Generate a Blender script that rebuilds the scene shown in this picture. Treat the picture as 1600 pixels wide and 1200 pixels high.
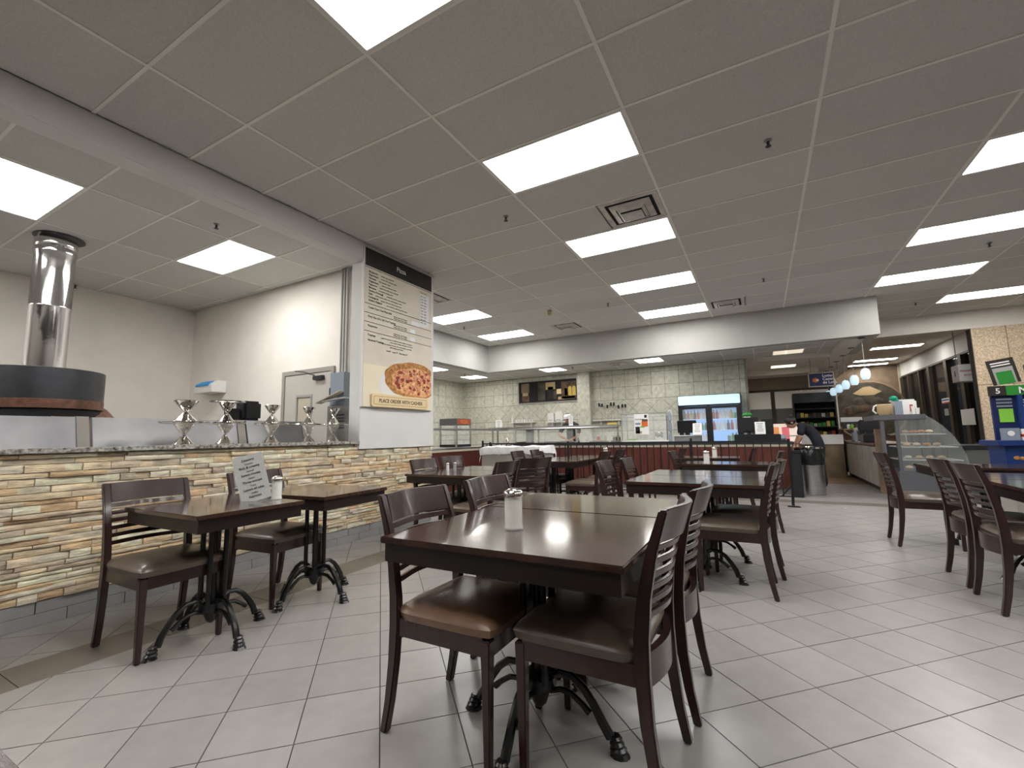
import bpy, bmesh, math, random
from mathutils import Vector, Matrix, noise
R = math.radians
rnd = random.Random(7)
S = bpy.context.scene
C = S.collection
for o in list(bpy.data.objects): bpy.data.objects.remove(o)

# ---------------------------------------------------------------- camera, world, exposure
EYE = 1.114
CF, CP, CR, CY = 700.770907, 0.115918182, -0.0186694559, -0.503465546
fw = Vector((math.sin(CY)*math.cos(CP), math.cos(CY)*math.cos(CP), math.sin(CP)))
rt = Vector((math.cos(CY), -math.sin(CY), 0)); up = rt.cross(fw)
rt2 = math.cos(CR)*rt + math.sin(CR)*up; up2 = -math.sin(CR)*rt + math.cos(CR)*up
cd = bpy.data.cameras.new('camera'); cam = bpy.data.objects.new('camera', cd); C.objects.link(cam)
M3 = Matrix((rt2, up2, -fw)).transposed()
cam.matrix_world = Matrix.Translation((0, 0, EYE)) @ M3.to_4x4()
cd.sensor_fit = 'HORIZONTAL'; cd.sensor_width = 36.0; cd.lens = 36.0*CF/1600.0
cd.clip_start = 0.02; cd.clip_end = 200
S.camera = cam
W = bpy.data.worlds.new('night'); S.world = W; W.use_nodes = True
W.node_tree.nodes['Background'].inputs[0].default_value = (0.012, 0.014, 0.02, 1)
W.node_tree.nodes['Background'].inputs[1].default_value = 1.0
S.view_settings.view_transform = 'Standard'; S.view_settings.look = 'None'
S.view_settings.gamma = 1.0; S.view_settings.use_curve_mapping = False
S.view_settings.exposure = 0.0
LAMP = 22.0         # radiance of the ceiling diffusers

# ---------------------------------------------------------------- materials
MT = {}
def mat(name, col, rough=0.5, metal=0.0, var=0.0, nscale=0.0, namt=0.0, bump=0.0, bscale=60.0, coat=0.0,
        emit=None, estr=0.0, trans=0.0, alpha=1.0, ior=1.45, spec=None, col2=None, stretch=None, aniso=0.0):
    m = bpy.data.materials.new(name); MT[name] = m; m.use_nodes = True
    nt = m.node_tree; b = nt.nodes['Principled BSDF']; I = b.inputs
    I['Base Color'].default_value = (*col, 1); I['Roughness'].default_value = rough; I['Metallic'].default_value = metal
    I['IOR'].default_value = ior
    if coat: I['Coat Weight'].default_value = coat; I['Coat Roughness'].default_value = 0.10
    if trans: I['Transmission Weight'].default_value = trans
    if alpha < 1: I['Alpha'].default_value = alpha
    if spec is not None: I['Specular IOR Level'].default_value = spec
    if emit: I['Emission Color'].default_value = (*emit, 1); I['Emission Strength'].default_value = estr
    tc = mp = None
    if namt or bump:
        tc = nt.nodes.new('ShaderNodeTexCoord'); mp = nt.nodes.new('ShaderNodeMapping')
        nt.links.new(tc.outputs['Object'], mp.inputs[0])
        if stretch: mp.inputs['Scale'].default_value = stretch
    c = None
    if namt:
        n = nt.nodes.new('ShaderNodeTexNoise'); n.inputs['Scale'].default_value = nscale; n.inputs['Detail'].default_value = 5
        nt.links.new(mp.outputs[0], n.inputs['Vector'])
        r = nt.nodes.new('ShaderNodeValToRGB'); r.color_ramp.elements[0].position = .3; r.color_ramp.elements[1].position = .7
        c2 = col2 or tuple(x*(1-namt) for x in col)
        r.color_ramp.elements[0].color = (*c2, 1); r.color_ramp.elements[1].color = (*[min(1, x*(1+namt*.5)) for x in col], 1)
        nt.links.new(n.outputs['Fac'], r.inputs[0]); c = r.outputs[0]
    if var:
        oi = nt.nodes.new('ShaderNodeObjectInfo'); mr = nt.nodes.new('ShaderNodeMapRange')
        mr.inputs['To Min'].default_value = 1-var; mr.inputs['To Max'].default_value = 1+var
        nt.links.new(oi.outputs['Random'], mr.inputs[0])
        hs = nt.nodes.new('ShaderNodeHueSaturation'); nt.links.new(mr.outputs[0], hs.inputs['Value'])
        if c: nt.links.new(c, hs.inputs['Color'])
        else: hs.inputs['Color'].default_value = (*col, 1)
        c = hs.outputs[0]
    if c: nt.links.new(c, I['Base Color'])
    if bump:
        n2 = nt.nodes.new('ShaderNodeTexNoise'); n2.inputs['Scale'].default_value = bscale; n2.inputs['Detail'].default_value = 4
        nt.links.new(mp.outputs[0], n2.inputs['Vector'])
        bp = nt.nodes.new('ShaderNodeBump'); bp.inputs['Strength'].default_value = bump; bp.inputs['Distance'].default_value = .01
        nt.links.new(n2.outputs['Fac'], bp.inputs['Height']); nt.links.new(bp.outputs[0], I['Normal'])
    return m
mat('panel', (.66,.65,.62), .9, var=.05, nscale=90, namt=.10, bump=.35, bscale=160, spec=.2)
mat('grid', (.86,.84,.78), .6)
mat('plaster', (.80,.755,.695), .7, nscale=3, namt=.05, spec=.25)
mat('plaster_white', (.74,.735,.72), .6, nscale=3, namt=.04, spec=.3)
mat('beam', (.74,.73,.71), .6)
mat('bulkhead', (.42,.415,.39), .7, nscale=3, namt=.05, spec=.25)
mat('floor_tile', (.315,.298,.285), .28, var=.045, nscale=9, namt=.09, bump=.05, bscale=35)
mat('grout', (.06,.056,.052), .9)
mat('band_tile', (.165,.142,.12), .38, var=.05, nscale=6, namt=.12)
mat('base_tile', (.30,.30,.295), .35, var=.06, nscale=5, namt=.12)
mat('warm_floor', (.30,.20,.13), .45, nscale=3, namt=.25)
mat('light', (1,1,1), .5, emit=(1,.985,.96), estr=LAMP)
mat('light_far', (1,1,1), .5, emit=(1,.97,.90), estr=LAMP*.85)
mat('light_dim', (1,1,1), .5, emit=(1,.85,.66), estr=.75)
mat('light_warm', (1,1,1), .5, emit=(1,.95,.72), estr=1.6)
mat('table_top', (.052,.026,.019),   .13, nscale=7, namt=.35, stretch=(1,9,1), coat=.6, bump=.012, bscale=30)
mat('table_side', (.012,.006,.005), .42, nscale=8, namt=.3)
mat('chair_wood', (.033,.0155,.0135), .27, var=.1, nscale=6, namt=.18, stretch=(4,1,1), coat=.25)
mat('chair_edge', (.20,.085,.05), .4)
mat('leather', (.122,.09,.068), .29, var=.1, nscale=12, namt=.25, bump=.06, bscale=120)
mat('leather_brown', (.20,.115,.07), .34, nscale=10, namt=.25, bump=.06, bscale=120)
mat('iron', (.005,.005,.006), .28, nscale=20, namt=.2, spec=.6)
mat('black', (.010,.010,.012), .4)
mat('black_matte', (.014,.014,.015), .8)
mat('steel', (.62,.62,.62), .24, 1.0, nscale=3, namt=.1, bump=.03, bscale=4)
mat('steel_brushed', (.50,.50,.50), .30, 1.0, nscale=4, namt=.12, stretch=(1,1,12))
mat('chrome', (.75,.73,.70), .08, 1.0)
mat('duct', (.66,.65,.66), .13, 1.0, bump=.25, bscale=5)
mat('dark_steel', (.055,.058,.065), .38, .6, nscale=3, namt=.3)
mat('copper', (.17,.08,.05), .45, .3, nscale=14, namt=.5, bump=.2, bscale=40)
mat('granite', (.42,.40,.36), .25, nscale=35, namt=.9, col2=(.04,.035,.03))
mat('door_paint', (.50,.475,.43), .5)
mat('trim_grey', (.33,.31,.28), .5)
mat('kitchen_tile', (.64,.64,.55), .35, var=.04, nscale=11, namt=.22, bump=.05, bscale=30)
mat('tile_grout', (.17,.165,.14), .9)
mat('sign_cream', (.84,.76,.58), .5)
mat('mahogany', (.105,.028,.020), .35, nscale=4, namt=.35, stretch=(6,6,1))
mat('vent_white', (.62,.585,.55), .5, nscale=9, namt=.25)
mat('white', (.80,.79,.77), .5)
mat('paper', (.83,.83,.82), .7)
mat('paper_dim', (.48,.47,.44), .5)
mat('cloth', (.82,.82,.83), .75, nscale=8, namt=.06, bump=.5, bscale=9)
mat('cream', (.50,.455,.35), .6)
mat('sign_beige', (.76,.69,.58), .5, nscale=2, namt=.1)
mat('sign_tan', (.82,.65,.38), .5)
mat('sign_edge', (.36,.22,.08), .5)
mat('sign_dark', (.022,.017,.014), .5)
mat('ink', (.03,.025,.022), .7)
mat('ink_white', (.75,.73,.70), .6)
mat('crust', (.55,.27,.07), .6, nscale=25, namt=.5, col2=(.25,.08,.02))
mat('cheese', (.72,.47,.22), .6, nscale=22, namt=.6, col2=(.50,.10,.03))
mat('pepperoni', (.34,.03,.015), .5, nscale=40, namt=.4)
mat('olive', (.015,.017,.017), .3)
mat('ham', (.62,.24,.18), .5)
mat('pillar_conc', (.74,.60,.43), .75, nscale=55, namt=.3, col2=(.40,.30,.20), bump=.8, bscale=70)
mat('brown_wall', (.25,.18,.12), .8, nscale=2.5, namt=.4)
mat('relief', (.085,.075,.055), .8, nscale=4, namt=.6, bump=.6, bscale=6)
mat('relief_clay', (.15,.09,.06), .8, nscale=5, namt=.7)
mat('bronze_frame', (.075,.058,.042), .5)
mat('glass', (.9,.95,.93), .03, alpha=.16, spec=.6)
mat('glass_dark', (.02,.025,.028), .03, alpha=.35, spec=.8)
mat('glass_jar', (.93,.95,.93), .04, alpha=.30)
mat('sugar', (.74,.72,.66), .9, bump=.2, bscale=200)
mat('salt', (.80,.79,.77), .8)
mat('pepper', (.06,.05,.045), .8)
mat('blue', (.010,.034,.15), .4)
mat('blue_dark', (.008,.018,.09), .4)
mat('blue_bright', (.02,.33,.75), .4)
mat('fridge_light', (.6,.8,.85), .4, emit=(.56,.77,.84), estr=.78)
mat('fridge_in_glow', (.45,.6,.74), .5, emit=(.32,.52,.85), estr=.55)  # inner cabinet light painted as glow on back panel and shelves
mat('pend_glass', (.7,.88,1.0), .3, emit=(.52,.74,.90), estr=.72)
mat('green', (.02,.22,.03), .45)
mat('green_lime', (.22,.55,.05), .5)
mat('teal', (.0,.30,.18), .4)
mat('red', (.45,.03,.02), .45)
mat('sign_red', (.30,.07,.035), .5)
mat('case_grey', (.10,.105,.115), .4)
mat('glass_thin', (.75,.82,.80), .03, alpha=.09, spec=.5)
mat('steel_lid', (.21,.21,.215), .38, 1.0, nscale=3, namt=.2)
mat('header_wall', (.34,.28,.215), .7, nscale=4, namt=.1)
mat('orange', (.70,.16,.03), .45)
mat('orange_lit', (.7,.3,.1), .5, emit=(1,.38,.12), estr=.55)
mat('pink_lit', (.7,.2,.25), .5, emit=(1,.2,.22), estr=.5)
mat('white_lit', (.8,.7,.65), .5, emit=(1,.82,.72), estr=.6)
mat('yellow', (.62,.45,.08), .5)
mat('straw', (.50,.36,.20), .6)
mat('skin', (.42,.22,.15), .55)
mat('hair', (.012,.009,.008), .5)
mat('shirt', (.010,.012,.020), .8)
mat('shirt_grey', (.03,.033,.038), .8)
mat('laminate', (.36,.345,.31), .45, nscale=6, namt=.12)
mat('laminate_dark', (.12,.125,.12), .5)
mat('red_glow', (.3,.02,.01), .5, emit=(1,.07,.03), estr=.5)
mat('lamp_glow', (.5,.5,.4), .5, emit=(1,.95,.8), estr=1.2)
mat('night', (.004,.004,.005), .9)
mat('bin_bag', (.012,.013,.014), .22, bump=.6, bscale=12)
mat('grey', (.20,.20,.20), .5)
mat('grey_mid', (.33,.33,.32), .5)
mat('grey_blue', (.23,.27,.32), .5)
for i, c in enumerate([(.86,.70,.47), (.78,.64,.46), (.62,.51,.38), (.92,.82,.62), (.74,.53,.32), (.63,.54,.41), (.84,.75,.59), (.80,.61,.37)]):
    mat('stone%d' % i, c, .85, var=.12, nscale=9, namt=.38, stretch=(1,1,3.5), bump=.9, bscale=45)

# ---------------------------------------------------------------- mesh builder
class MB:
    def __init__(s): s.v = []; s.f = []
    def add(s, vs, fs):
        n = len(s.v); s.v += [tuple(v) for v in vs]; s.f += [tuple(i+n for i in f) for f in fs]; return s
    def box(s, x0, x1, y0, y1, z0, z1, M=None):
        vs = [Vector(p) for p in ((x0,y0,z0),(x1,y0,z0),(x1,y1,z0),(x0,y1,z0),(x0,y0,z1),(x1,y0,z1),(x1,y1,z1),(x0,y1,z1))]
        if M: vs = [M @ v for v in vs]
        return s.add(vs, [(0,3,2,1),(4,5,6,7),(0,1,5,4),(1,2,6,5),(2,3,7,6),(3,0,4,7)])
    def prism(s, poly, z0, z1, M=None):            # poly in xy extruded along z, M maps afterwards
        n = len(poly)
        vs = [Vector((x,y,z0)) for x,y in poly] + [Vector((x,y,z1)) for x,y in poly]
        if M: vs = [M @ v for v in vs]
        return s.add(vs, [tuple(range(n-1,-1,-1)), tuple(range(n,2*n))] + [(i,(i+1)%n,n+(i+1)%n,n+i) for i in range(n)])
    def lathe(s, prof, c=(0,0,0), n=20, cap=True):
        vs = []; fs = []
        for r, z in prof:
            for k in range(n):
                a = 2*math.pi*k/n; vs.append((c[0]+r*math.cos(a), c[1]+r*math.sin(a), c[2]+z))
        for j in range(len(prof)-1):
            for k in range(n):
                k2 = (k+1)%n; fs.append((j*n+k, j*n+k2, (j+1)*n+k2, (j+1)*n+k))
        if cap: fs.append(tuple(range(n-1,-1,-1))); m=(len(prof)-1)*n; fs.append(tuple(range(m,m+n)))
        return s.add(vs, fs)
    def tube(s, pts, rad, n=8, flat=None):          # rad number or list; flat=(w,h) rectangular section
        P = [Vector(p) for p in pts]; vs = []; fs = []; m = len(P)
        rr = rad if isinstance(rad, (list, tuple)) else [rad]*m
        prev = None
        for i, p in enumerate(P):
            t = (P[min(i+1,m-1)]-P[max(i-1,0)]).normalized()
            ref = Vector((0,0,1)) if abs(t.z) < .95 else Vector((0,1,0))
            if prev is not None and prev.cross(t).length > .05: a = (prev - t*prev.dot(t)).normalized()
            else: a = (ref - t*ref.dot(t)).normalized()
            prev = a; b = t.cross(a)
            for k in range(n):
                q = 2*math.pi*k/n; vs.append(p + rr[i]*(math.cos(q)*a + math.sin(q)*b))
        for j in range(m-1):
            for k in range(n):
                k2 = (k+1)%n; fs.append((j*n+k, j*n+k2, (j+1)*n+k2, (j+1)*n+k))
        fs.append(tuple(range(n-1,-1,-1))); q = (m-1)*n; fs.append(tuple(range(q,q+n)))
        return s.add(vs, fs)
    def loft(s, secs):                              # list of equal-length rings
        n = len(secs[0]); vs = [v for r in secs for v in r]; fs = []
        for j in range(len(secs)-1):
            for k in range(n):
                k2 = (k+1)%n; fs.append((j*n+k, j*n+k2, (j+1)*n+k2, (j+1)*n+k))
        fs.append(tuple(range(n-1,-1,-1))); q = (len(secs)-1)*n; fs.append(tuple(range(q,q+n)))
        return s.add(vs, fs)
    def ball(s, c, r, n=12, m=8):
        rx, ry, rz = r if isinstance(r, (tuple, list)) else (r,r,r)
        vs = [(c[0],c[1],c[2]-rz)]; fs = []
        for j in range(1,m):
            ph = -math.pi/2+math.pi*j/m
            for k in range(n):
                a = 2*math.pi*k/n; vs.append((c[0]+rx*math.cos(ph)*math.cos(a), c[1]+ry*math.cos(ph)*math.sin(a), c[2]+rz*math.sin(ph)))
        vs.append((c[0],c[1],c[2]+rz)); L = len(vs)-1
        for k in range(n):
            fs.append((0,1+(k+1)%n,1+k)); q=1+(m-2)*n; fs.append((q+k,q+(k+1)%n,L))
        for j in range(m-2):
            for k in range(n): fs.append((1+j*n+k,1+j*n+(k+1)%n,1+(j+1)*n+(k+1)%n,1+(j+1)*n+k))
        return s.add(vs, fs)
    def mesh(s, name, m, bevel=0, smooth=False, seg=2):
        me = bpy.data.meshes.new(name); me.from_pydata(s.v, [], s.f)
        bm = bmesh.new(); bm.from_mesh(me)
        bmesh.ops.recalc_face_normals(bm, faces=bm.faces)
        if bevel: bmesh.ops.bevel(bm, geom=[e for e in bm.edges if e.is_manifold and e.calc_face_angle(0) > .5], offset=bevel, segments=seg, affect='EDGES', clamp_overlap=True)
        bm.to_mesh(me); bm.free()
        if smooth:
            for p in me.polygons: p.use_smooth = True
            try: me.set_sharp_from_angle(angle=R(40))
            except Exception: pass
        if m: me.materials.append(MT[m] if isinstance(m, str) else m)
        return me
def obj(name, mb, m, parent=None, bevel=0, smooth=False, loc=None, label=None, kind=None, seg=2):
    me = mb if isinstance(mb, bpy.types.Mesh) else mb.mesh(name, m, bevel, smooth, seg)
    o = bpy.data.objects.new(name, me); C.objects.link(o)
    if parent: o.parent = parent
    if loc: o.location = loc
    if label: o['label'] = label
    if kind: o['kind'] = kind
    return o
def box(name, m, parent, x0, x1, y0, y1, z0, z1, bevel=0, **k): return obj(name, MB().box(x0,x1,y0,y1,z0,z1), m, parent, bevel, **k)
def struct(name, mb, m, **k):
    o = obj(name, mb, m, None, **k); o['kind'] = 'structure'; return o
def thing(name, label, cat, loc=(0,0,0), rz=0, group=None):
    o = bpy.data.objects.new(name, None); C.objects.link(o); o.empty_display_size = .05
    o.location = loc; o.rotation_euler = (0,0,R(rz)); return tag(o, label, cat, group)
def tag(o, label, cat, group=None):
    o['label'] = label; o['category'] = cat
    if group: o['group'] = group
    return o
def kids(o): return KID.get(o.name, [])
KID = {}
def dup(root, loc, rz=0, label=None, group=None, swap=None):
    kidmap = {}
    for c in bpy.data.objects:
        if c.parent: kidmap.setdefault(c.parent.name, []).append(c)
    r = root.copy(); C.objects.link(r); r.location = loc; r.rotation_euler = (0,0,R(rz))
    if label: r['label'] = label
    if group: r['group'] = group
    for ch in kidmap.get(root.name, []):
        c = ch.copy(); C.objects.link(c); c.parent = r
        if swap and ch.name.split('.')[0] in swap:
            c.data = ch.data.copy(); c.data.materials[0] = MT[swap[ch.name.split('.')[0]]]
        for g in kidmap.get(ch.name, []):
            d = g.copy(); C.objects.link(d); d.parent = c
    return r
def text(name, s, size, m, parent, M, depth=.001, align='LEFT', kind=None, label=None):   # M: matrix, text in xy plane
    cu = bpy.data.curves.new(name, 'FONT'); cu.body = s; cu.size = size; cu.extrude = depth; cu.align_x = align; cu.resolution_u = 2; cu.offset = size*.018
    t = bpy.data.objects.new(name, cu); C.objects.link(t)
    dg = bpy.context.evaluated_depsgraph_get(); me = bpy.data.meshes.new_from_object(t.evaluated_get(dg))
    bpy.data.objects.remove(t); bpy.data.curves.remove(cu)
    me.transform(M); me.materials.clear(); me.materials.append(MT[m])
    return obj(name, me, None, parent, kind=kind, label=label)
FX = Matrix(((0,0,1,0),(1,0,0,0),(0,1,0,0),(0,0,0,1)))     # text facing +X, running along +Y
FY = Matrix(((1,0,0,0),(0,0,-1,0),(0,1,0,0),(0,0,0,1)))    # text facing -Y, running along +X
def T(x, y, z): return Matrix.Translation((x, y, z))
def clip(poly, box_):
    x0,x1,y0,y1 = box_
    for ax, lim, sg in ((0,x0,1),(0,x1,-1),(1,y0,1),(1,y1,-1)):
        out = []
        for i in range(len(poly)):
            a, b = poly[i], poly[(i+1)%len(poly)]; da, db = sg*(a[ax]-lim), sg*(b[ax]-lim)
            if da >= 0: out.append(a)
            if da*db < 0:
                t = da/(da-db); out.append((a[0]+t*(b[0]-a[0]), a[1]+t*(b[1]-a[1])))
        poly = out
        if len(poly) < 3: return []
    return poly
def area(p): return abs(sum(p[i][0]*p[(i+1)%len(p)][1]-p[(i+1)%len(p)][0]*p[i][1] for i in range(len(p))))/2
def px(p):                                           # picture position of a point, only used to rank pieces by size in view
    d = Vector(p)-Vector((0,0,EYE)); z = d.dot(fw)
    return (800+CF*d.dot(rt2)/z, 600-CF*d.dot(up2)/z, z) if z > .1 else (-9999,-9999,z)
def inview(p, mg=60):
    x, y, z = px(p); return z > .1 and -mg < x < 1600+mg and -mg < y < 1200+mg

# ================================================================ FLOOR
X0, X1, Y0, Y1 = -9.2, 7.2, -6.2, 21.5
floor = struct('floor', MB().box(X0, X1, Y0, Y1, -.12, -.004), 'grout')
TH = R(45.11); TS = .30486; OX, OY = -1.3777, 1.3875
ux, uy = (math.cos(TH), math.sin(TH)), (-math.sin(TH), math.cos(TH))
regs = [(-3.09,7.2,-1.0,8.42), (-4.03,-3.40,-1.0,8.42), (-8.1,-4.03,4.95,8.42), (-8.1,7.2,8.74,11.66)]
pieces = []; g = .0025
sq = [(g,g),(TS-g,g),(TS-g,TS-g),(g,TS-g)]
for i in range(-40, 60):
    for j in range(-45, 60):
        ox, oy = OX+TS*(i*ux[0]+j*uy[0]), OY+TS*(i*ux[1]+j*uy[1])
        if not (-9 < ox < 7.5 and -1.5 < oy < 12): continue
        poly = [(ox+a*ux[0]+b*uy[0], oy+a*ux[1]+b*uy[1]) for a, b in sq]
        for rg in regs:
            c = clip(poly, rg)
            if c and area(c) > .0006:
                cx = sum(p[0] for p in c)/len(c); cy = sum(p[1] for p in c)/len(c)
                if inview((cx,cy,0),500): pieces.append((area(c)*abs(1)/(px((cx,cy,0))[2]**3), c, (ox,oy), len(c)==4 and abs(area(c)-(TS-2*g)**2)<1e-6))
pieces.sort(key=lambda t: -t[0])
sqm = MB().prism(sq, -.004, 0, Matrix.Rotation(TH, 4, 'Z')).mesh('tile', 'floor_tile')
rest = MB()
for k, (w, c, o_, full) in enumerate(pieces):
    if k < 290:
        if full: obj('tile', sqm, None, floor, loc=(o_[0], o_[1], rnd.uniform(-.0005,.0003)))
        else: obj('tile', MB().prism(c, -.004, 0), 'floor_tile', floor)
    else: rest.prism(c, -.004, 0)
obj('far_tiles', rest, 'floor_tile', floor, kind='stuff')
y = -1.0; k = 0
while y < 8.42:
    y2 = min(y+.61, 8.42); box('border_tile', 'band_tile', floor, -3.40, -3.09, y+.002, y2-.002, -.004, 0); y = y2
x = -3.09
while x < 7.0:
    box('border_tile', 'band_tile', floor, x+.002, x+.608, 8.42, 8.74, -.004, 0); x += .61
wf = struct('trim_1', MB().box(-.2, 7.2, 11.66, 21.5, -.004, .001), 'warm_floor')

# ================================================================ CEILINGS
HC = 3.411
lights = {}   # cells that hold lamps, by (ix, iy) of the main grid
GX, GY = -3.136, 1.135
def cell_rect(ix, iy): return (GX+1.22*ix, GX+1.22*(ix+1), GY+.61*iy, GY+.61*(iy+1))
LAMPS = [(1,0),(1,3),(1,6),(1,9),(1,12),(-2,9),(-2,12),(4,6),(4,9),(4,12),(5,15),(4,3),(4,0),(1,-3),(4,-3)]  # closing entries are unseen panels added to light the room
VENTS = [(1,5,1),(2,12,0),(-1,12,1),(-2,7,1)]       # ix, iy, half (0 left, 1 right)
ceil = struct('ceiling', MB().box(X0, X1, Y0, Y1, HC+.03, HC+.2), 'panel')
def ceiling_field(root, regs_, z, gx, gy, skip, halves, cw=1.22, ch=.61, pm='panel', gm='grid', lim=None):
    bw = .012
    for x0, x1, y0, y1 in regs_:
        i0, i1 = math.floor((x0-gx)/cw), math.ceil((x1-gx)/cw); j0, j1 = math.floor((y0-gy)/ch), math.ceil((y1-gy)/ch)
        for i in range(i0, i1):
            for j in range(j0, j1):
                if (i,j) in skip: continue
                a0, a1, b0, b1 = gx+cw*i, gx+cw*(i+1), gy+ch*j, gy+ch*(j+1)
                if (i,j) in halves:
                    if halves[(i,j)]: a1 = a0+cw/2
                    else: a0 = a1-cw/2
                a0, a1, b0, b1 = max(a0,x0), min(a1,x1), max(b0,y0), min(b1,y1)
                if a1-a0 < .04 or b1-b0 < .04: continue
                box('panel', pm, root, a0+bw*.6, a1-bw*.6, b0+bw*.6, b1-bw*.6, z+.006, z+.02)
        for i in range(i0, i1+1):
            x = gx+cw*i
            if x0+.001 < x <= x1+.001: box('grid_bar', gm, root, x-bw, x+bw, y0, y1, z, z+.008)
        for j in range(j0, j1+1):
            y = gy+ch*j
            if y0+.001 < y <= y1+.001: box('grid_bar', gm, root, x0, x1, y-bw*.9, y+bw*.9, z+.0005, z+.0075)
halves = {(a,b): h for a,b,h in VENTS}
ceiling_field(ceil, [(-3.93, 6.6, -4.355, 4.795), (-5.98, 6.6, 4.795, 9.675), (1.9, 6.6, 9.675, 11.98)], HC, GX, GY, set(LAMPS), halves)
def ceiling_light(x0, x1, y0, y1, z, label, m='light', group='fluorescent ceiling lights'):
    t = thing('ceiling_light', label, 'ceiling light', ((x0+x1)/2, (y0+y1)/2, z), 0, group)
    w, d = (x1-x0)/2-.006, (y1-y0)/2-.006; e = .022
    f = MB().box(-w,w,-d,-d+e,-.004,.03).box(-w,w,d-e,d,-.004,.03).box(-w,-w+e,-d+e,d-e,-.004,.03).box(w-e,w,-d+e,d-e,-.004,.03)
    obj('frame', f, 'white', t)
    box('diffuser', m, t, -w+e, w-e, -d+e, d-e, .004, .01)
LL = {(1,0):'largest bright ceiling panel at the top edge, nearest overhead', (1,3):'second nearest bright panel in the centre row, beyond the overhead one',
 (1,6):'bright panel directly beyond the dirty square air vent', (1,9):'fourth panel of the centre row, two past the vent', (1,12):'farthest panel of the centre row, next to the white bulkhead',
 (-2,9):'nearer of two panels just right of the pizza menu board', (-2,12):'farther of two panels right of the menu board, near the bulkhead corner',
 (4,6):'cut-off bright panel at the right edge, highest of the right row', (4,9):'second panel down the right-hand row at the edge', (4,12):'third panel of the right-hand row above the bulkhead end',
 (5,15):'lowest wide panel at the right edge above the grey header', (4,3):'added unseen panel extending the right row, nearer the camera', (4,0):'added unseen panel extending the right row, nearest the camera',
 (1,-3):'added unseen panel extending the centre row behind the camera', (4,-3):'added unseen panel extending the right row behind the camera'}
for c in LAMPS: ceiling_light(*cell_rect(*c), HC, LL[c])
def vent(cx, cy, z, label, w=.29, dirt=True):
    t = thing('air_vent', label, 'vent', (cx, cy, z), 0, 'square ceiling air vents')
    def ring(r0, r1, z0, z1):
        m = MB(); n = 4
        vs = [(sx*r0,sy*r0,z0) for sx,sy in ((-1,-1),(1,-1),(1,1),(-1,1))]+[(sx*r1,sy*r1,z1) for sx,sy in ((-1,-1),(1,-1),(1,1),(-1,1))]
        vs += [(x,y,q+.006) for x,y,q in vs]
        f = []
        for a in range(4):
            b = (a+1)%4; f += [(a,b,b+4,a+4),(a+8,a+12,b+12,b+8),(a,a+8,b+8,b),(a+4,b+4,b+12,a+12)]
        return m.add(vs, f)
    obj('backing', MB().box(-w,w,-w,w,.012,.02), 'black_matte', t)
    obj('frame', ring(w, w*.82, -.002, .0), 'vent_white', t)
    obj('louvre', ring(w*.70, w*.50, -.004, -.030), 'vent_white', t)
    obj('louvre', ring(w*.47, w*.38, -.022, -.044), 'vent_white', t)
    box('centre_plate', 'vent_white', t, -w*.36, w*.36, -w*.31, w*.31, -.058, -.048, .003)
for (ix,iy,h), lb in zip(VENTS, ['dirty square air vent between the two nearest centre panels', 'square air vent by the bulkhead, right of the centre row', 'square air vent by the bulkhead, left of the centre row', 'air vent half hidden behind the pizza menu pillar']):
    r = cell_rect(ix,iy); vent(r[1]-.305 if h else r[0]+.305, (r[2]+r[3])/2, HC, lb)
# pizza room ceiling
PX, PY = -5.16, .90
pskip = {(-1,0),(-1,3),(-1,-3),(-3,-3),(-1,-6)}
ceiling_field(ceil, [(-8.64, -4.15, -2.8, 4.07)], HC, PX, PY, pskip, {})
ceiling_light(-6.38,-5.16,.90,1.51,HC,'bright panel above the pizza oven, cut by the left edge')
ceiling_light(-6.38,-5.16,-.93,-.32,HC,'added unseen fill panel at the left of the pizza room')  # unseen, added to lift the dim pizza room
ceiling_light(-8.62,-7.60,-.93,-.32,HC,'added unseen fill panel brightening the pizza room left wall')  # unseen, put in to brighten the left wall
ceiling_light(-6.38,-5.16,-2.76,-2.15,HC,'added unseen fill panel of the pizza room, farthest out')  # unseen, added for more pizza room light
ceiling_light(-6.38,-5.16,2.73,3.34,HC,'bright panel in the pizza room beside a sprinkler')
# sprinklers
def sprinkler(x, y, z, label):
    t = thing('sprinkler', label, 'sprinkler', (x,y,z), 0, 'ceiling sprinklers')
    obj('rosette', MB().lathe([(.028,0),(.028,-.004),(.018,-.008)], n=14), 'grey_mid', t)
    obj('stem', MB().lathe([(.011,-.008),(.011,-.03),(.006,-.045)], n=8), 'dark_steel', t)
    obj('deflector', MB().lathe([(.022,-.047),(.022,-.05)], n=10), 'dark_steel', t)
for x, y, z, lb in [(.21,3.91,HC,'sprinkler right of centre, nearest the camera'),(-2.19,3.91,HC,'sprinkler left of the centre row of panels'),(-4.91,2.47,HC,'sprinkler in the pizza room beside the rear light'),
  (.19,7.59,HC,'sprinkler near the far right vent'),(2.64,10.61,HC,'sprinkler by the grey header at right'),(2.67,7.64,HC,'sprinkler between two right-row panels'),(-2.21,7.57,HC,'sprinkler left of the fourth centre panel'),
  (-5.31,7.6,HC,'sprinkler between the two panels by the bulkhead corner'),(-8.55,2.46,HC,'sprinkler beside the shiny flue pipe'),(-6.9,9.9,2.80,'sprinkler in the low kitchen ceiling, left corner'),(-4.0,10.4,2.80,'sprinkler in the low kitchen ceiling above the picture')]:
    sprinkler(x,y,z,lb)
sc = thing('security_camera', 'small round ceiling camera left of the far vent', 'camera', (-3.27,7.42,HC))
obj('mount', MB().lathe([(.04,0),(.04,-.02),(.02,-.03)], n=14), 'trim_grey', sc, smooth=True); obj('dome', MB().ball((0,0,-.055),.038), 'straw', sc, smooth=True)

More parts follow.
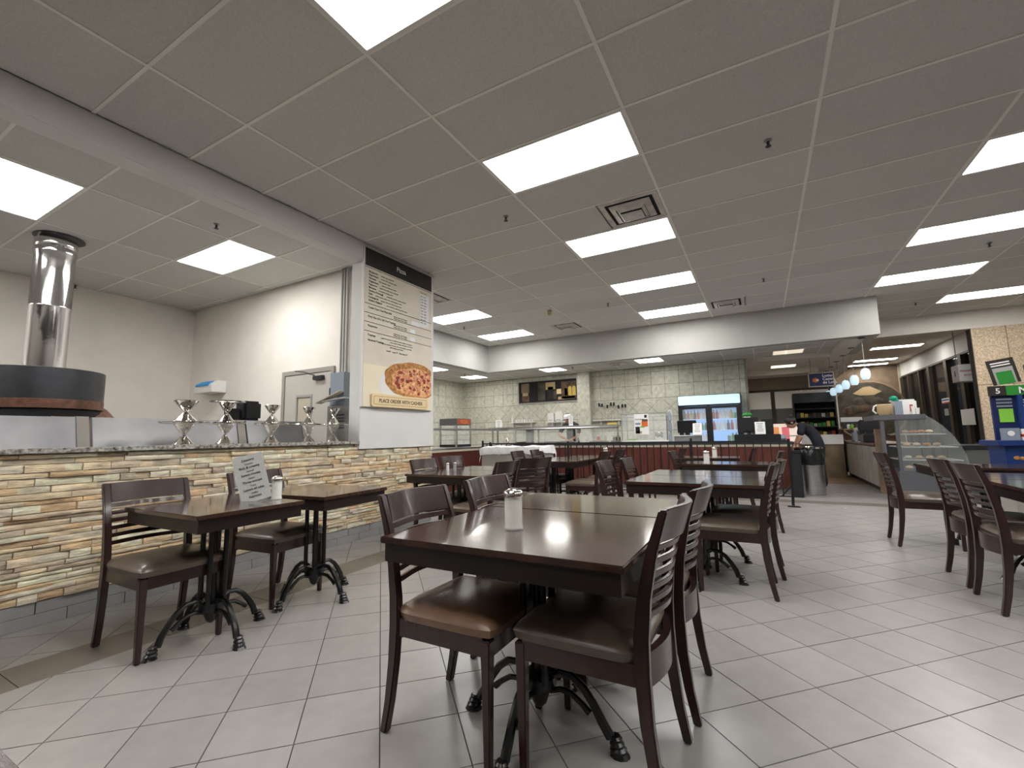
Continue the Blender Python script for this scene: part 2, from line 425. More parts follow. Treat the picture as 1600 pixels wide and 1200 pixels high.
# ================================================================ SHELL
struct('wall_left', MB().box(-8.85,-8.65,-6.2,4.087,0,HC+.03), 'plaster')
struct('wall_pizza_back', MB().box(-8.85,-4.13,4.087,4.93,0,HC+.03), 'plaster')
struct('wall_pillar', MB().box(-4.15,-3.97,3.62,4.93,1.0,HC+.03), 'plaster_white', bevel=.004)
struct('wall_kitchen_left', MB().box(-8.4,-8.2,4.93,11.9,0,2.9), 'plaster')
struct('wall_right', MB().box(7.0,7.2,-6.2,12.0,0,HC+.03), 'plaster')
struct('wall_front', MB().box(-9.2,7.2,-6.2,-6.0,0,HC+.03), 'plaster')
bm_ = struct('trim_2', MB().box(-4.13,-3.95,-6.0,3.62,3.20,HC+.02), 'beam', bevel=.008)
# bulkheads above the kitchen
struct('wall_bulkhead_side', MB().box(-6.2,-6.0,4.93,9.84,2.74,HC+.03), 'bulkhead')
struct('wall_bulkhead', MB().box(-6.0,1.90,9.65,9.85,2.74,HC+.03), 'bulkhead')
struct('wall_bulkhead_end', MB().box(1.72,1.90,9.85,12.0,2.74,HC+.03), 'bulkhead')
struct('wall_header', MB().box(1.90,7.0,12.0,12.25,3.06,HC+.03), 'plaster')
struct('wall_low_end', MB().box(1.72,1.90,12.0,15.2,2.74,HC+.03), 'plaster')
# low kitchen ceiling
low = struct('ceiling_low', MB().box(-8.2,-6.2,4.93,9.85,2.83,2.9).box(-8.2,1.72,9.85,11.65,2.83,2.9).box(-.3,1.72,11.65,15.0,2.83,2.9), 'beam')
KL = [(-2.1,-1.49,10.25,10.86),(-4.5,-3.89,10.25,10.86),(-7.35,-6.74,10.25,10.86),(-7.35,-6.74,8.42,9.03)]
ceiling_field(low, [(-8.2,1.43,9.85,11.65),(-8.2,-6.2,4.95,9.85)], 2.80, -8.57, 8.42, {(10,3),(6,3),(2,3),(2,0)}, {}, 0.61, .61)
for (i,j), lb in zip([(10,3),(6,3),(2,3),(2,0)], ['square light above the drinks fridge counter','square light above the right end of the kitchen picture','square light in the kitchen corner over the warmer','square kitchen light half hidden by the menu pillar']):
    ceiling_light(-8.57+.61*i,-8.57+.61*(i+1),8.42+.61*j,8.42+.61*(j+1),2.80,lb,'light_far','square kitchen ceiling lights')
struct('trim_3', MB().box(1.43,1.72,9.85,15.0,2.72,2.83).box(-.3,1.43,11.80,12.5,2.72,2.83).box(-.3,1.43,14.2,15.0,2.66,2.83), 'plaster')
ceiling_field(low, [(-.3,1.43,12.5,14.2)], 2.80, .31, 13.3, {(0,0)}, {}, .61, .61, 'plaster', 'plaster')
ceiling_light(.31,.92,13.3,13.91,2.80,'yellowish light in the far ceiling coffer above the blue sign','light_warm','small coffer lights')
ceiling_light(.31,.92,10.86,11.47,2.796,'faintly glowing cream panel in the coffer left of the pendant lamps','light_dim','small coffer lights')  # panel is given a weak glow in its material
vent(-2.95,10.6,2.799,'small air vent in the low kitchen ceiling',.26)
# ---- kitchen tiled walls
KY = 11.65
def tiled_wall(name, P, w, h, tile=.335):     # P(u,v) -> matrix placing local tile at (u along, v up), facing out
    wall = struct(name, MB().box(0,w,0,.15,0,h, P), 'tile_grout')
    m_sq = MB().box(.003,tile-.003,-.006,0,.003,tile-.003).mesh('tile','kitchen_tile')
    rows = [h-.12-tile*(k+1) for k in range(2)]
    def put(poly):
        pl = clip(poly, (0,w,0,h))
        if pl and area(pl) > .001:
            o = obj('tile', MB().prism(pl, 0, .006, P @ Matrix(((1,0,0,0),(0,0,-1,0),(0,1,0,0),(0,0,0,1)))), 'kitchen_tile', wall)
    e = .0045
    zt = h
    u = -.2
    while u < w:
        put([(u+e,h-.12+e),(u+tile-e,h-.12+e),(u+tile-e,h-e),(u+e,h-e)])
        for rz in rows: put([(u+e,rz+e),(u+tile-e,rz+e),(u+tile-e,rz+tile-e),(u+e,rz+tile-e)])
        u += tile
    # diagonal band
    top = rows[-1]; dh = tile*1.414; bot = top-dh
    u = -.35
    while u < w+.3:
        c = u+dh/2
        put([(c,bot+e*1.4),(c+dh/2-e*1.4,bot+dh/2),(c,top-e*1.4),(c-dh/2+e*1.4,bot+dh/2)])
        for (a0,a1,sg) in ((bot+e,bot+dh/2-e,1),(top-e,top-dh/2+e,-1)):
            put([(c+e*2,a0),(c+dh-e*2,a0),(c+dh/2,a1)] if sg > 0 else [(c+e*2,a0),(c+dh/2,a1),(c+dh-e*2,a0)])
        u += dh
    zz = bot; 
    while zz > .7:
        u = -.2
        while u < w:
            put([(u+e,zz-tile+e),(u+tile-e,zz-tile+e),(u+tile-e,zz-e),(u+e,zz-e)]); u += tile
        zz -= tile
    return wall
tiled_wall('wall_kitchen_back', T(-8.2,KY,0), 7.95, 2.80)
tiled_wall('wall_kitchen_side', T(-8.2,8.6,0) @ Matrix.Rotation(R(90),4,'Z'), 3.05, 2.80)
pil = struct('wall_tiled_pier', MB().box(-4.30,-3.95,KY-.18,KY-.006,0,2.80), 'kitchen_tile')
for k in range(8):
    box('tile','kitchen_tile',pil,-4.297,-3.953,KY-.187,KY-.18,.12+.335*k+.003,.12+.335*(k+1)-.003)
struct('wall_kitchen_end', MB().box(-.25,-.20,KY-.02,KY+.17,0,2.80), 'trim_grey')

# ================================================================ STONE HALF WALL
sw = struct('wall_stone', MB().box(-4.15,-4.025,-2.9,4.93,0,1.06), 'plaster')
rest = MB(); stones = []
z = .152; 
while z < 1.052:
    h = min(rnd.choice([.024,.028,.032,.036,.042,.05]), 1.056-z)
    if 1.056-z-h < .015: h = 1.056-z
    y = -.6-rnd.random()*.3
    while y < 4.93:
        L = rnd.uniform(.08,.36) if h < .045 else rnd.uniform(.08,.2)
        y2 = min(y+L, 4.93)
        if 4.93-y2 < .05: y2 = 4.93
        if y2 > .2:
            a = (y+y2)/2
            stones.append((h*(y2-y)/px((-4.0,a,z))[2]**2, y, y2, z, z+h))
        y = y2
    z += h
stones.sort(key=lambda s: -s[0] if s[1] > .3 else 0)
def stone_mb(mb, y, y2, z, z2):
    d0 = rnd.uniform(.004,.034); n = max(2, min(4, int((y2-y)/.09)+1)); e = .0016
    ring = []
    for k in range(n+1):
        t = y+e+(y2-y-2*e)*k/n; d = -4.012+d0+rnd.uniform(-.005,.005)
        zl, zh = z+e*.5+rnd.uniform(0,.0025), z2-e*.5-rnd.uniform(0,.003)
        ring.append([Vector((-4.026,t,zl)), Vector((d+rnd.uniform(-.004,.001),t,zl)), Vector((d+.003,t,(zl+zh)/2+rnd.uniform(-.003,.003))), Vector((d+rnd.uniform(-.004,.001),t,zh)), Vector((-4.026,t,zh))])
    mb.loft(ring)
extra = [MB() for _ in range(8)]
for k, (w_, y, y2, z, z2) in enumerate(stones):
    ci = rnd.choice([0,0,1,1,2,3,3,4,5,6,6,7])
    if k < 296: 
        mb = MB(); stone_mb(mb, y, y2, z, z2); obj('stone', mb, 'stone%d'%ci, sw)
    else: stone_mb(extra[ci], y, y2, z, z2)
me = None
allm = MB(); idx = []
for ci, mb in enumerate(extra):
    if mb.f: n0 = len(allm.f); allm.add(mb.v, mb.f); idx += [ci]*len(mb.f)
me = bpy.data.meshes.new('small_stones'); me.from_pydata(allm.v, [], allm.f)
for ci in range(8): me.materials.append(MT['stone%d'%ci])
me.polygons.foreach_set('material_index', idx); me.update()
obj('small_stones', me, None, sw, kind='stuff')
bt = struct('baseboard_left', MB().box(-4.04,-4.022,-1,4.93,0,.15), 'grout')
y = -1.0
while y < 4.9:
    box('tile','base_tile',bt,-4.04+.018,-4.008,y+.002,min(y+.30,4.93)-.002,.077,.148,.001)
    box('tile','base_tile',bt,-4.022,-4.008,y+.152,min(y+.452,4.93)-.002,.001,.075,.001); y += .302
ct = obj('granite_counter', MB().box(-4.62,-3.945,-2.9,3.61,1.06,1.092), 'granite', bevel=.004)
tag(ct, 'speckled granite counter slab along the top of the stone wall', 'counter')

# ================================================================ TABLE AND CHAIR
def make_table(w, d, label, group, loc, rz=0, h=.75, ped=True):
    t = thing('dining_table', label, 'table', loc, rz, group)
    obj('tabletop', MB().box(-w/2,w/2,-d/2,d/2,h-.024,h), 'table_top', t, .004, True)
    i = .014; a = MB(); z0, z1 = h-.090, h-.024
    a.box(-w/2+i,w/2-i,-d/2+i,-d/2+i+.02,z0,z1).box(-w/2+i,w/2-i,d/2-i-.02,d/2-i,z0,z1)
    a.box(-w/2+i,-w/2+i+.02,-d/2+i+.02,d/2-i-.02,z0,z1).box(w/2-i-.02,w/2-i,-d/2+i+.02,d/2-i-.02,z0,z1)
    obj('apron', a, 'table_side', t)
    box('mounting_plate', 'iron', t, -.17,.17,-.17,.17,z0+.02,z0+.034)
    for sx in (-1,1):
        for sy in (-1,1):
            obj('post', MB().lathe([(.014,.19),(.014,z0+.02)], (sx*.042,sy*.042,0), 10), 'iron', t, smooth=True)
    obj('post', MB().lathe([(.022,.11),(.030,.13),(.030,.17),(.022,.19),(.018,.22),(.018,z0+.02)], (0,0,0), 12), 'iron', t, smooth=True)
    obj('hub', MB().lathe([(.010,.085),(.026,.10),(.040,.14),(.064,.165),(.066,.20),(.05,.215)], (0,0,0), 16), 'iron', t, smooth=True)
    rr = .285 if d > .7 else .27
    for q in range(4):
        A = Matrix.Rotation(R(90*q),4,'Z')
        up_ = [(.05,0,.205),(.09,0,.225),(.135,0,.222),(.18,0,.19),(.215,0,.145),(.245,0,.095),(rr-.01,0,.05)]
        lo_ = [(.045,0,.150),(.09,0,.165),(.13,0,.16),(.17,0,.135),(.20,0,.11)]
        lg = MB().tube([A@Vector(p) for p in up_],[.014,.013,.0135,.015,.016,.018,.018],8).tube([A@Vector(p) for p in lo_],[.011]*4+[.013],8)
        L = obj('leg', lg, 'iron', t, smooth=True)
        f = MB()
        secs = []
        for (zz,ra,w2) in ((.062,.016,.019),(.055,.021,.023),(.046,.018,.020),(.038,.024,.027),(.029,.020,.024),(.021,.028,.030),(.012,.024,.028),(.0,.033,.033)):
            cx = rr+.006+(.062-zz)*.25
            secs.append([A@Vector((cx+ra*math.cos(2*math.pi*k/10)*1.1, w2*math.sin(2*math.pi*k/10), zz)) for k in range(10)])
        f.loft(secs); obj('foot', f, 'iron', L, smooth=True)
    return t
def make_chair():
    t = thing('dining_chair', 'x', 'chair', (0,0,0))
    W2 = .205; w = .034
    def post(s):
        st = [(0,-.262,.030),(.12,-.238,.034),(.26,-.220,.040),(.40,-.212,.046),(.50,-.214,.046),(.62,-.228,.040),(.76,-.258,.034),(.885,-.300,.026)]
        secs = []
        for z,x,dp in st:
            y0, y1 = s*W2-w/2, s*W2+w/2
            secs.append([Vector((x-dp/2,y0,z)),Vector((x+dp/2,y0,z)),Vector((x+dp/2,y1,z)),Vector((x-dp/2,y1,z))])
        return MB().loft(secs)
    def front(s):
        secs = []
        for z,e in ((0,.026),(.30,.034),(.415,.040)):
            cx, cy = .20-.0*z, s*.196
            secs.append([Vector((cx-e/2,cy-e/2,z)),Vector((cx+e/2,cy-e/2,z)),Vector((cx+e/2,cy+e/2,z)),Vector((cx-e/2,cy+e/2,z))])
        return MB().loft(secs)
    for s in (-1,1):
        obj('leg', post(s), 'chair_wood', t, .005, True); obj('leg', front(s), 'chair_wood', t, .004, True)
    def px_(z): 
        a = [(.40,-.212),(.50,-.214),(.62,-.228),(.76,-.258),(.885,-.300)]
        for (z0,x0),(z1,x1) in zip(a,a[1:]):
            if z <= z1: return x0+(x1-x0)*(z-z0)/(z1-z0)
        return -.3
    def band(z0, z1, th, bow, yl, n=12):
        secs = []
        for k in range(n+1):
            y = -yl+2*yl*k/n; q = math.cos(math.pi*y/(2*yl)); b = bow*q**1.3 if q > 0 else 0
            secs.append([Vector((px_(z0)-th/2-b,y,z0)),Vector((px_(z0)+th/2-b,y,z0)),Vector((px_(z1)+th/2-b,y,z1)),Vector((px_(z1)-th/2-b,y,z1))])
        return MB().loft(secs)
    obj('crest_rail', band(.778,.885,.024,.042,W2-w/2), 'chair_wood', t, .003, True)
    for k in range(6):
        z = .545+.041*k
        obj('slat', band(z,z+.021,.014,.038,W2-w/2,10), 'chair_wood', t, .002, True)
    fr = MB().box(-.19,.19,-.212,-.19,.360,.425).box(-.19,.19,.19,.212,.360,.425).box(.196,.218,-.18,.18,.360,.425)
    secs = []
    for k in range(11):
        y = -.19+.38*k/10; b = .040*math.cos(math.pi*y/.38)
        secs.append([Vector((-.215-b,y,.345)),Vector((-.190-b,y,.345)),Vector((-.190-b,y,.445)),Vector((-.215-b,y,.445))])
    fr.loft(secs)
    obj('seat_frame', fr, 'chair_wood', t, 0, True)
    # cushion: rounded box with a dome
    n = 12; vs = []; fs = []
    def edge(u): return min(1, (1-abs(u))*5)
    grid = {}
    for i in range(n+1):
        for j in range(n+1):
            u, v = -1+2*i/n, -1+2*j/n
            uu = math.copysign(1-(1-abs(u))**1.4, u); vv = math.copysign(1-(1-abs(v))**1.4, v)
            x, y = .012+.217*uu, .218*vv
            r = max(abs(uu), abs(vv))
            zz = .464+.026*(1-r**6)+.010*(1-uu*uu)*(1-vv*vv); q_ = 1-.055*abs(uu*vv)**5; x = .012+(x-.012)*q_; y *= q_
            if x < -.16: y *= .96
            grid[i,j] = len(vs); vs.append((x,y,zz))
    for i in range(n):
        for j in range(n): fs.append((grid[i,j],grid[i+1,j],grid[i+1,j+1],grid[i,j+1]))
    bd = [grid[i,0] for i in range(n+1)]+[grid[n,j] for j in range(1,n+1)]+[grid[i,n] for i in range(n-1,-1,-1)]+[grid[0,j] for j in range(n-1,0,-1)]
    m = len(bd); base = len(vs)
    for q in bd: x,y,z = vs[q]; vs.append((x*1.035,y*1.035,.452))
    for q in bd: x,y,z = vs[q]; vs.append((x*1.0,y*1.0,.424))
    for k in range(m):
        k2 = (k+1)%m; fs += [(bd[k],bd[k2],base+k2,base+k),(base+k,base+k2,base+m+k2,base+m+k)]
    fs.append(tuple(base+m+k for k in range(m)))
    obj('seat', MB().add(vs,fs), 'leather', t, 0, True)
    return t
TB = {}
tables = [
 ('f1',.92,.78,'large dark table in the foreground carrying the sugar jar',(-.82,1.665,0),0),
 ('f2',.95,.60,'dark table pushed against the far side of the foreground table',(-.82,2.365,0),0),
 ('l1',.78,.60,'dark table by the stone wall, nearer one, under the menu stand',(-2.85,1.53,0),0),
 ('l2',.80,.60,'dark table by the stone wall, farther and slightly turned',(-2.89,2.245,0),4),
 ('m1',.92,.62,'dark table by the stone wall end with salt shakers, nearer half',(-2.78,3.87,0),0),
 ('m2',.92,.62,'dark table joined behind the salt shaker table, farther half',(-2.78,4.50,0),0),
 ('r1',.96,.62,'dark table right of centre reflecting the blue fridge, nearer half',(-.485,3.83,0),0),
 ('r2',.96,.62,'dark table right of centre reflecting the blue fridge, farther half',(-.47,4.46,0),0),
 ('c1',.92,.62,'dark table mid room in front of the white covered cart, nearer half',(-2.74,6.20,0),0),
 ('c2',.92,.62,'dark table mid room in front of the white covered cart, farther half',(-2.74,6.83,0),0),
 ('r3',.92,.62,'dark table with a tall shaker, just before the railing at right',(-.42,6.02,0),0),
 ('b1',.98,.60,'back dark table at the railing below the glass food counter',(-2.5,7.47,0),0),
 ('b2',.88,.60,'back dark table at the railing below the drinks fridge',(-.74,7.38,0),0),
 ('e1',.92,.62,'right hand dark table, nearest, cut by the right edge',(1.79,4.14,0),0),
 ('e2',.92,.62,'right hand dark table joined behind the nearest one at the edge',(1.79,4.77,0),0),
 ('e3',.92,.62,'right hand dark table farther back, before the pastry case',(1.84,5.96,0),0),
 ('e4',.92,.62,'right hand dark table in front of the blue lottery stand',(2.77,5.96,0),0),
 ('n1',.92,.62,'near table of which only a corner shows at bottom left',(-.85,-.095,0),0)]
for k,w,d,lb,loc,rz in tables: TB[k] = make_table(w,d,lb,'dark restaurant tables',loc,rz)
base_chair = make_chair()
chairs = [  # x, y of chair centre, rz (0 = faces +X), label, seat material
 (-1.085,1.59,0,'chair on the left of the foreground table, tan worn seat','leather_brown'),
 (-1.10,2.22,0,'chair behind the tan seated one, left of the foreground tables','leather'),
 (-.575,1.64,180,'nearest chair, at the right of the foreground table, back to the camera','leather'),
 (-.555,2.17,180,'second chair on the right of the foreground tables, behind the nearest','leather'),
 (-3.05,1.38,0,'chair left of the nearer stone-wall table, before the stones','leather'),
 (-3.15,2.14,4,'chair behind the menu stand at the stone-wall table','leather'),
 (-2.98,3.90,0,'chair left of the salt shaker table, by the pillar end','leather'),
 (-3.07,4.52,0,'chair left of the table behind the salt shakers','leather'),
 (-2.40,3.72,180,'chair tucked right of the salt shaker table, low back seen','leather'),
 (-2.37,4.42,155,'turned chair with six slats showing, behind the sugar jar','leather'),
 (-3.05,6.22,4,'chair left of the mid room table, against the white cart','leather'),
 (-3.02,6.82,0,'chair hidden behind, left of the mid room table','leather'),
 (-2.20,6.10,180,'chair right of the mid room table, seat facing left','leather'),
 (-2.18,6.80,180,'farther chair right of the mid room table, pale lit seat','leather'),
 (-.93,3.86,0,'reddish chair at the left of the fridge-reflecting table, nearer','leather'),
 (-.86,4.36,2,'chair at the left of the fridge-reflecting table, farther','leather'),
 (-.25,3.76,180,'chair at the right of the fridge-reflecting table, nearest aisle chair','leather'),
 (-.19,4.27,180,'chair behind the aisle chair, right of the fridge-reflecting table','leather'),
 (-.72,6.08,0,'chair left of the railing table with the tall shaker','leather'),
 (-.13,6.10,180,'chair right of the railing table with the tall shaker','leather'),
 (-1.38,7.40,180,'slender looking chair edge-on before the red counter, centre','leather'),
 (-.42,7.38,180,'chair right of the back table under the fridge','leather'),
 (1.335,5.86,0,'chair alone before the pastry case at right','leather'),
 (1.455,4.62,0,'right hand chair behind the nearest right chair','leather'),
 (1.445,4.06,0,'nearest right hand chair with shiny slats, cut by no edge','leather')]
for k,(x,y,rz,lb,sm) in enumerate(chairs):
    lb = lb.replace(', cut by no edge','')
    if k == 0:
        ch = base_chair; ch.location = (x,y,0); ch['label'] = lb; ch['group'] = 'slat back dining chairs'
    else:
        ch = dup(base_chair,(x,y,0),rz,lb,'slat back dining chairs')
for c in bpy.data.objects:
    if c.parent == base_chair and c.name.split('.')[0] == 'seat':
        c.data = c.data.copy(); c.data.materials[0] = MT['leather_brown']; c['label'] = 'tan worn leather seat'

# ================================================================ THINGS ON TABLES
def shaker(x, y, z, r, h, label, fill='sugar', kind='sugar_jar', group='glass shakers and sugar jars'):
    t = thing(kind, label, 'shaker', (x,y,z), 0, group)
    obj('glass', MB().lathe([(r*1.08,0),(r*1.1,h*.04),(r*1.02,h*.09),(r*.98,h*.13),(r*.99,h*.78),(r*.92,h*.84)], n=24), 'glass_jar', t, smooth=True)
    obj('contents', MB().lathe([(r*.92,h*.02),(r*.92,h*.12),(r*.93,h*.70),(r*.5,h*.735)], n=20), fill, t, smooth=True)
    obj('lid', MB().lathe([(r*1.06,h*.80),(r*1.10,h*.82),(r*1.10,h*.89),(r*1.0,h*.93),(r*.55,h*.985),(r*.1,h)], n=24), 'chrome', t, smooth=True)
    if r > .03: box('pour_flap','chrome',t,-r*.3,r*.75,-r*.35,r*.35,h*.965,h*1.0,.002)
shaker(-.885,1.60,.75,.036,.158,'tall glass sugar jar with chrome lid on the foreground table')
shaker(-2.68,1.79,.75,.030,.145,'white shaker behind the menu stand')
shaker(-3.06,4.05,.75,.017,.085,'small salt shaker, left of the pair beside the stone wall','salt','salt_shaker')
shaker(-3.00,4.10,.75,.017,.088,'small pepper shaker, right of the pair beside the stone wall','pepper','pepper_shaker')
shaker(-.60,5.88,.75,.034,.150,'white sugar jar on the railing table right of centre')
shaker(-.63,7.30,.75,.034,.150,'sugar jar on the back table below the drinks fridge')
shaker(-2.28,7.30,.75,.034,.150,'sugar jar on the back table below the glass counter')
# menu stand
t = thing('menu_stand','leaning clear menu stand with a grey printed sheet','menu',(-2.735,1.70,.75),42)
Rm_ = Matrix.Rotation(R(-17),4,'X')
Rm_ = Matrix.Rotation(R(0),4,'Z') @ Matrix.Rotation(R(-15),4,'Y') @ Matrix.Rotation(R(-4),4,'X')
obj('panel', MB().box(-.085,.085,-.003,.0,.003,.288,Rm_), 'paper_dim', t)
obj('cover', MB().box(-.088,.088,-.0055,-.0035,0,.291,Rm_), 'glass', t)
box('foot','glass',t,-.083,.083,-.04,.035,0,.004)
ls = ['Desserts','Tiramisu','Rich & creamy','Cannoli','Sweet ricotta','Gelato','Three scoops','Torta','Layers of cake','Coffee','Espresso']
for k, s in enumerate(ls): text('lettering', s, .020 if k % 2 == 0 else .014, 'ink', t, Rm_ @ T(0,-.006,.252-.0225*k) @ FY, .0002, 'CENTER', kind='stuff')
nh = thing('napkin_dispenser','chrome and white napkin dispenser on the right hand table','dispenser',(2.24,5.98,.75),0)
box('body','white',nh,-.05,.05,-.06,.06,0,.11,.004); box('cap','chrome',nh,-.055,.055,-.065,.065,.11,.135,.004)

tag(obj('paper_scrap', MB().prism([(0,0),(.035,.004),(.04,.02),(.012,.026)],0,.003), 'paper', None, loc=(.95,8.05,.001)), 'tiny white paper scrap on the aisle floor', 'litter')
# ================================================================ PIZZA ROOM
# oven: copper dome, dark hood, flue
ov = thing('pizza_oven','domed copper pizza oven with a dark drum hood and shiny flue','oven',(-6.77,1.76,0))
obj('base', MB().lathe([(.72,0),(.72,.95),(.66,1.0)], n=32), 'dark_steel', ov, smooth=True)
obj('dome', MB().lathe([(.70,1.0),(.69,1.2),(.64,1.37),(.54,1.50),(.38,1.60),(.12,1.64)], n=36), 'copper', ov, smooth=True)
hx = .50
obj('hood', MB().lathe([(.50,1.565),(.505,1.57),(.505,1.90),(.49,1.905),(.18,1.93)], (.0,0,0), 40), 'dark_steel', ov, smooth=True)
obj('lip', MB().lathe([(.47,1.47),(.49,1.475),(.49,1.562),(.47,1.565)], (.22,-.055,0), 40), 'copper', ov, smooth=True)
obj('opening', MB().lathe([(.46,1.18),(.48,1.20),(.48,1.46),(.46,1.47)], (.205,-.052,0), 40), 'black_matte', ov, smooth=True)
fl = MB().lathe([(.17,1.90),(.17,2.6),(.174,2.605),(.174,2.62),(.17,2.625),(.17,3.20),(.178,3.22),(.178,3.26),(.170,3.28),(.180,3.30),(.180,3.36),(.17,3.38),(.17,HC)], n=36)
obj('flue', fl, 'duct', ov, smooth=True)
obj('collar', MB().lathe([(.171,HC-.012),(.215,HC-.006),(.215,HC)], (.02,.015,0), 28), 'black', ov)
obj('handle', MB().tube([(.69,-.10,1.30),(.715,-.10,1.385),(.725,.10,1.385),(.70,.10,1.30)],.009), 'chrome', ov, smooth=True)
# stainless refrigerated prep tables behind the counter
def prep(y0, y1, label):
    t = thing('prep_table', label, 'prep table', (-4.85,y0,0), 0, 'stainless prep tables')
    w = y1-y0
    box('cabinet','steel_brushed',t,-.42,.22,.01,w-.01,.08,1.02,.004)
    box('lid_back','steel',t,-.02,.16,.01,w-.01,1.02,1.06,.003)
    obj('lid', MB().prism([(.0,1.06),(.06,1.06),(-.02,1.335),(-.06,1.335)],.02,w-.02,Matrix(((1,0,0,0),(0,0,1,0),(0,1,0,0),(0,0,0,1)))), 'steel_lid', t, .003, label='tilted stainless lid')
    obj('hinge_bar', MB().prism([(.0,1.06),(.07,1.06),(-.01,1.34),(-.07,1.34)],w-.02,w+.058,Matrix(((1,0,0,0),(0,0,1,0),(0,1,0,0),(0,0,0,1)))), 'trim_grey', t)
    for s in (.05,w-.05):
        for q in (-.38,.18): obj('leg', MB().lathe([(.018,0),(.018,.08)],(q,s,0),8),'steel',t)
prep(.10,1.50,'stainless prep table lid at the far left, under the oven')
prep(1.56,2.78,'stainless prep table lid in the middle, dented reflection')
prep(2.84,3.55,'stainless prep table lid before the grey door')
# pizza stands and trays
def stand(y, z, label, tray, r=.072, name='pizza_stand', x=-4.2, tr=.165):
    t = thing(name, label, 'stand', (x,y,z), 0, 'chrome pizza stands on the counter')
    h = .178
    obj('stem', MB().lathe([(r,0),(r*1.02,.006),(r*.85,.018),(r*.35,.068),(r*.16,.082),(r*.16,.09),(r*.4,.105),(r*.95,.165),(r*1.0,.174),(r*.97,h),(r*.8,.168),(r*.2,.12)], n=24), 'chrome', t, smooth=True)
    if tray: obj('tray', MB().lathe([(tr*.3,h-.003),(tr*.92,h-.003),(tr,h+.001),(tr*1.02,h+.008),(tr*1.0,h+.014),(tr*.9,h+.008),(tr*.2,h+.006)], n=36), 'chrome', t, smooth=True)
    return t
names_ = ['leftmost','second','third','fourth','rightmost']
for k,(y,r) in enumerate([(1.96,.078),(2.29,.070),(2.72,.074),(3.13,.068),(3.45,.066)]):
    stand(y,1.092,'lower chrome stand with tray, %s of the five on the counter'%names_[k],True,r,tr=.175 if k==0 else .155)
    stand(y+.005,1.284,'upper chrome stand stacked on the %s lower tray'%names_[k],k==1,r*(1.12 if k==0 else .95),tr=.14)
# door with closer in the pizza room
DY = 4.087
dr = struct('door_1', MB().box(-6.06,-6.00,DY-.03,DY,0,2.10).box(-5.02,-4.96,DY-.03,DY,0,2.10).box(-6.0,-5.02,DY-.03,DY,2.04,2.10), 'trim_grey')
lf = MB().box(-5.99,-5.72,DY-.02,DY-.004,.02,2.03).box(-5.40,-5.03,DY-.02,DY-.004,.02,2.03).box(-5.72,-5.40,DY-.02,DY-.004,1.73,2.03).box(-5.72,-5.40,DY-.02,DY-.004,.02,1.22)
obj('door_leaf', lf, 'door_paint', dr)
wn = obj('door_window', MB().box(-5.70,-5.42,DY-.016,DY-.010,1.24,1.71), 'cream', dr)
obj('window_frame', MB().box(-5.73,-5.70,DY-.03,DY-.02,1.21,1.74).box(-5.42,-5.39,DY-.03,DY-.02,1.21,1.74).box(-5.70,-5.42,DY-.03,DY-.02,1.71,1.74).box(-5.70,-5.42,DY-.03,DY-.02,1.21,1.24), 'grey_mid', dr)
obj('hinge', MB().lathe([(.012,1.68),(.012,1.80)],(-5.015,DY-.035,0),8), 'dark_steel', dr)
dc = obj('door_closer', MB().box(-5.34,-5.14,DY-.07,DY-.02,1.93,1.985), 'dark_steel', dr, .006)
obj('door_closer_arm', MB().tube([(-5.30,DY-.06,1.99),(-5.42,DY-.14,2.04),(-5.58,DY-.16,2.06),(-5.60,DY-.04,2.07)],.007), 'dark_steel', dr)
# glove box, switch, printer, electrical
gb = thing('glove_box','white wall glove box with a bright blue flap by the corner','dispenser',(-7.80,DY-.11,2.0))
obj('box', MB().prism([(-.11,-.10),(.11,-.10),(.11,.09),(-.02,.09),(-.11,.02)],-.26,.26,Matrix(((0,0,1,0),(1,0,0,0),(0,1,0,0),(0,0,0,1)))), 'white', gb, .006)
obj('flap', MB().prism([(-.125,.0),(-.02,.075),(-.02,.095),(-.125,.03)],-.20,.17,Matrix(((0,0,1,0),(1,0,0,0),(0,1,0,0),(0,0,0,1)))), 'blue_bright', gb, .004)
pr = thing('receipt_printer','black order printer and box behind the trays','printer',(-5.45,3.22,1.36))
box('stand','steel_brushed',pr,-.12,.12,-.25,.15,-1.36,.0,.004); box('body','black',pr,-.10,.10,-.10,.12,.0,.235,.03,smooth=True); box('cover','black_matte',pr,-.11,.04,-.22,-.11,.0,.14,.01)
ph = thing('wall_switch','small white switch plate left of the grey door','switch',(-6.32,DY-.008,1.52)); box('plate','white',ph,-.04,.04,-.006,.008,-.06,.06,.002); box('toggle','white',ph,-.01,.01,-.014,-.006,-.018,.018)
eb = thing('electric_panel','grey electric panel box with conduits up the wall','electric panel',(-4.72,DY-.115,1.55))
box('cabinet','grey_blue',eb,-.12,.14,-.06,.10,.0,.42,.006); box('lower_unit','steel',eb,-.12,.30,-.10,.10,-.52,-.01,.008)
for k in range(5): box('grille_slot','black',eb,.02,.20,-.104,-.10,-.30+.04*k,-.285+.04*k)
for q in (-.08,-.03,.03): obj('conduit', MB().lathe([(.014,.42),(.014,HC-1.55)],(q,.06,0),10),'grey_mid',eb,smooth=True)
pp = thing('paper_stack','sheaf of tilted cream papers on top of the steel unit','papers',(-4.68,3.84,1.56),20)
obj('sheet', MB().box(-.19,.17,-.07,.07,0,.012,Matrix.Rotation(R(-24),4,'Y')@T(0,0,.09)), 'cream', pp); obj('sheet', MB().box(-.12,.19,-.06,.07,0,.008,Matrix.Rotation(R(-8),4,'Y')@T(0,0,.045)), 'white', pp)

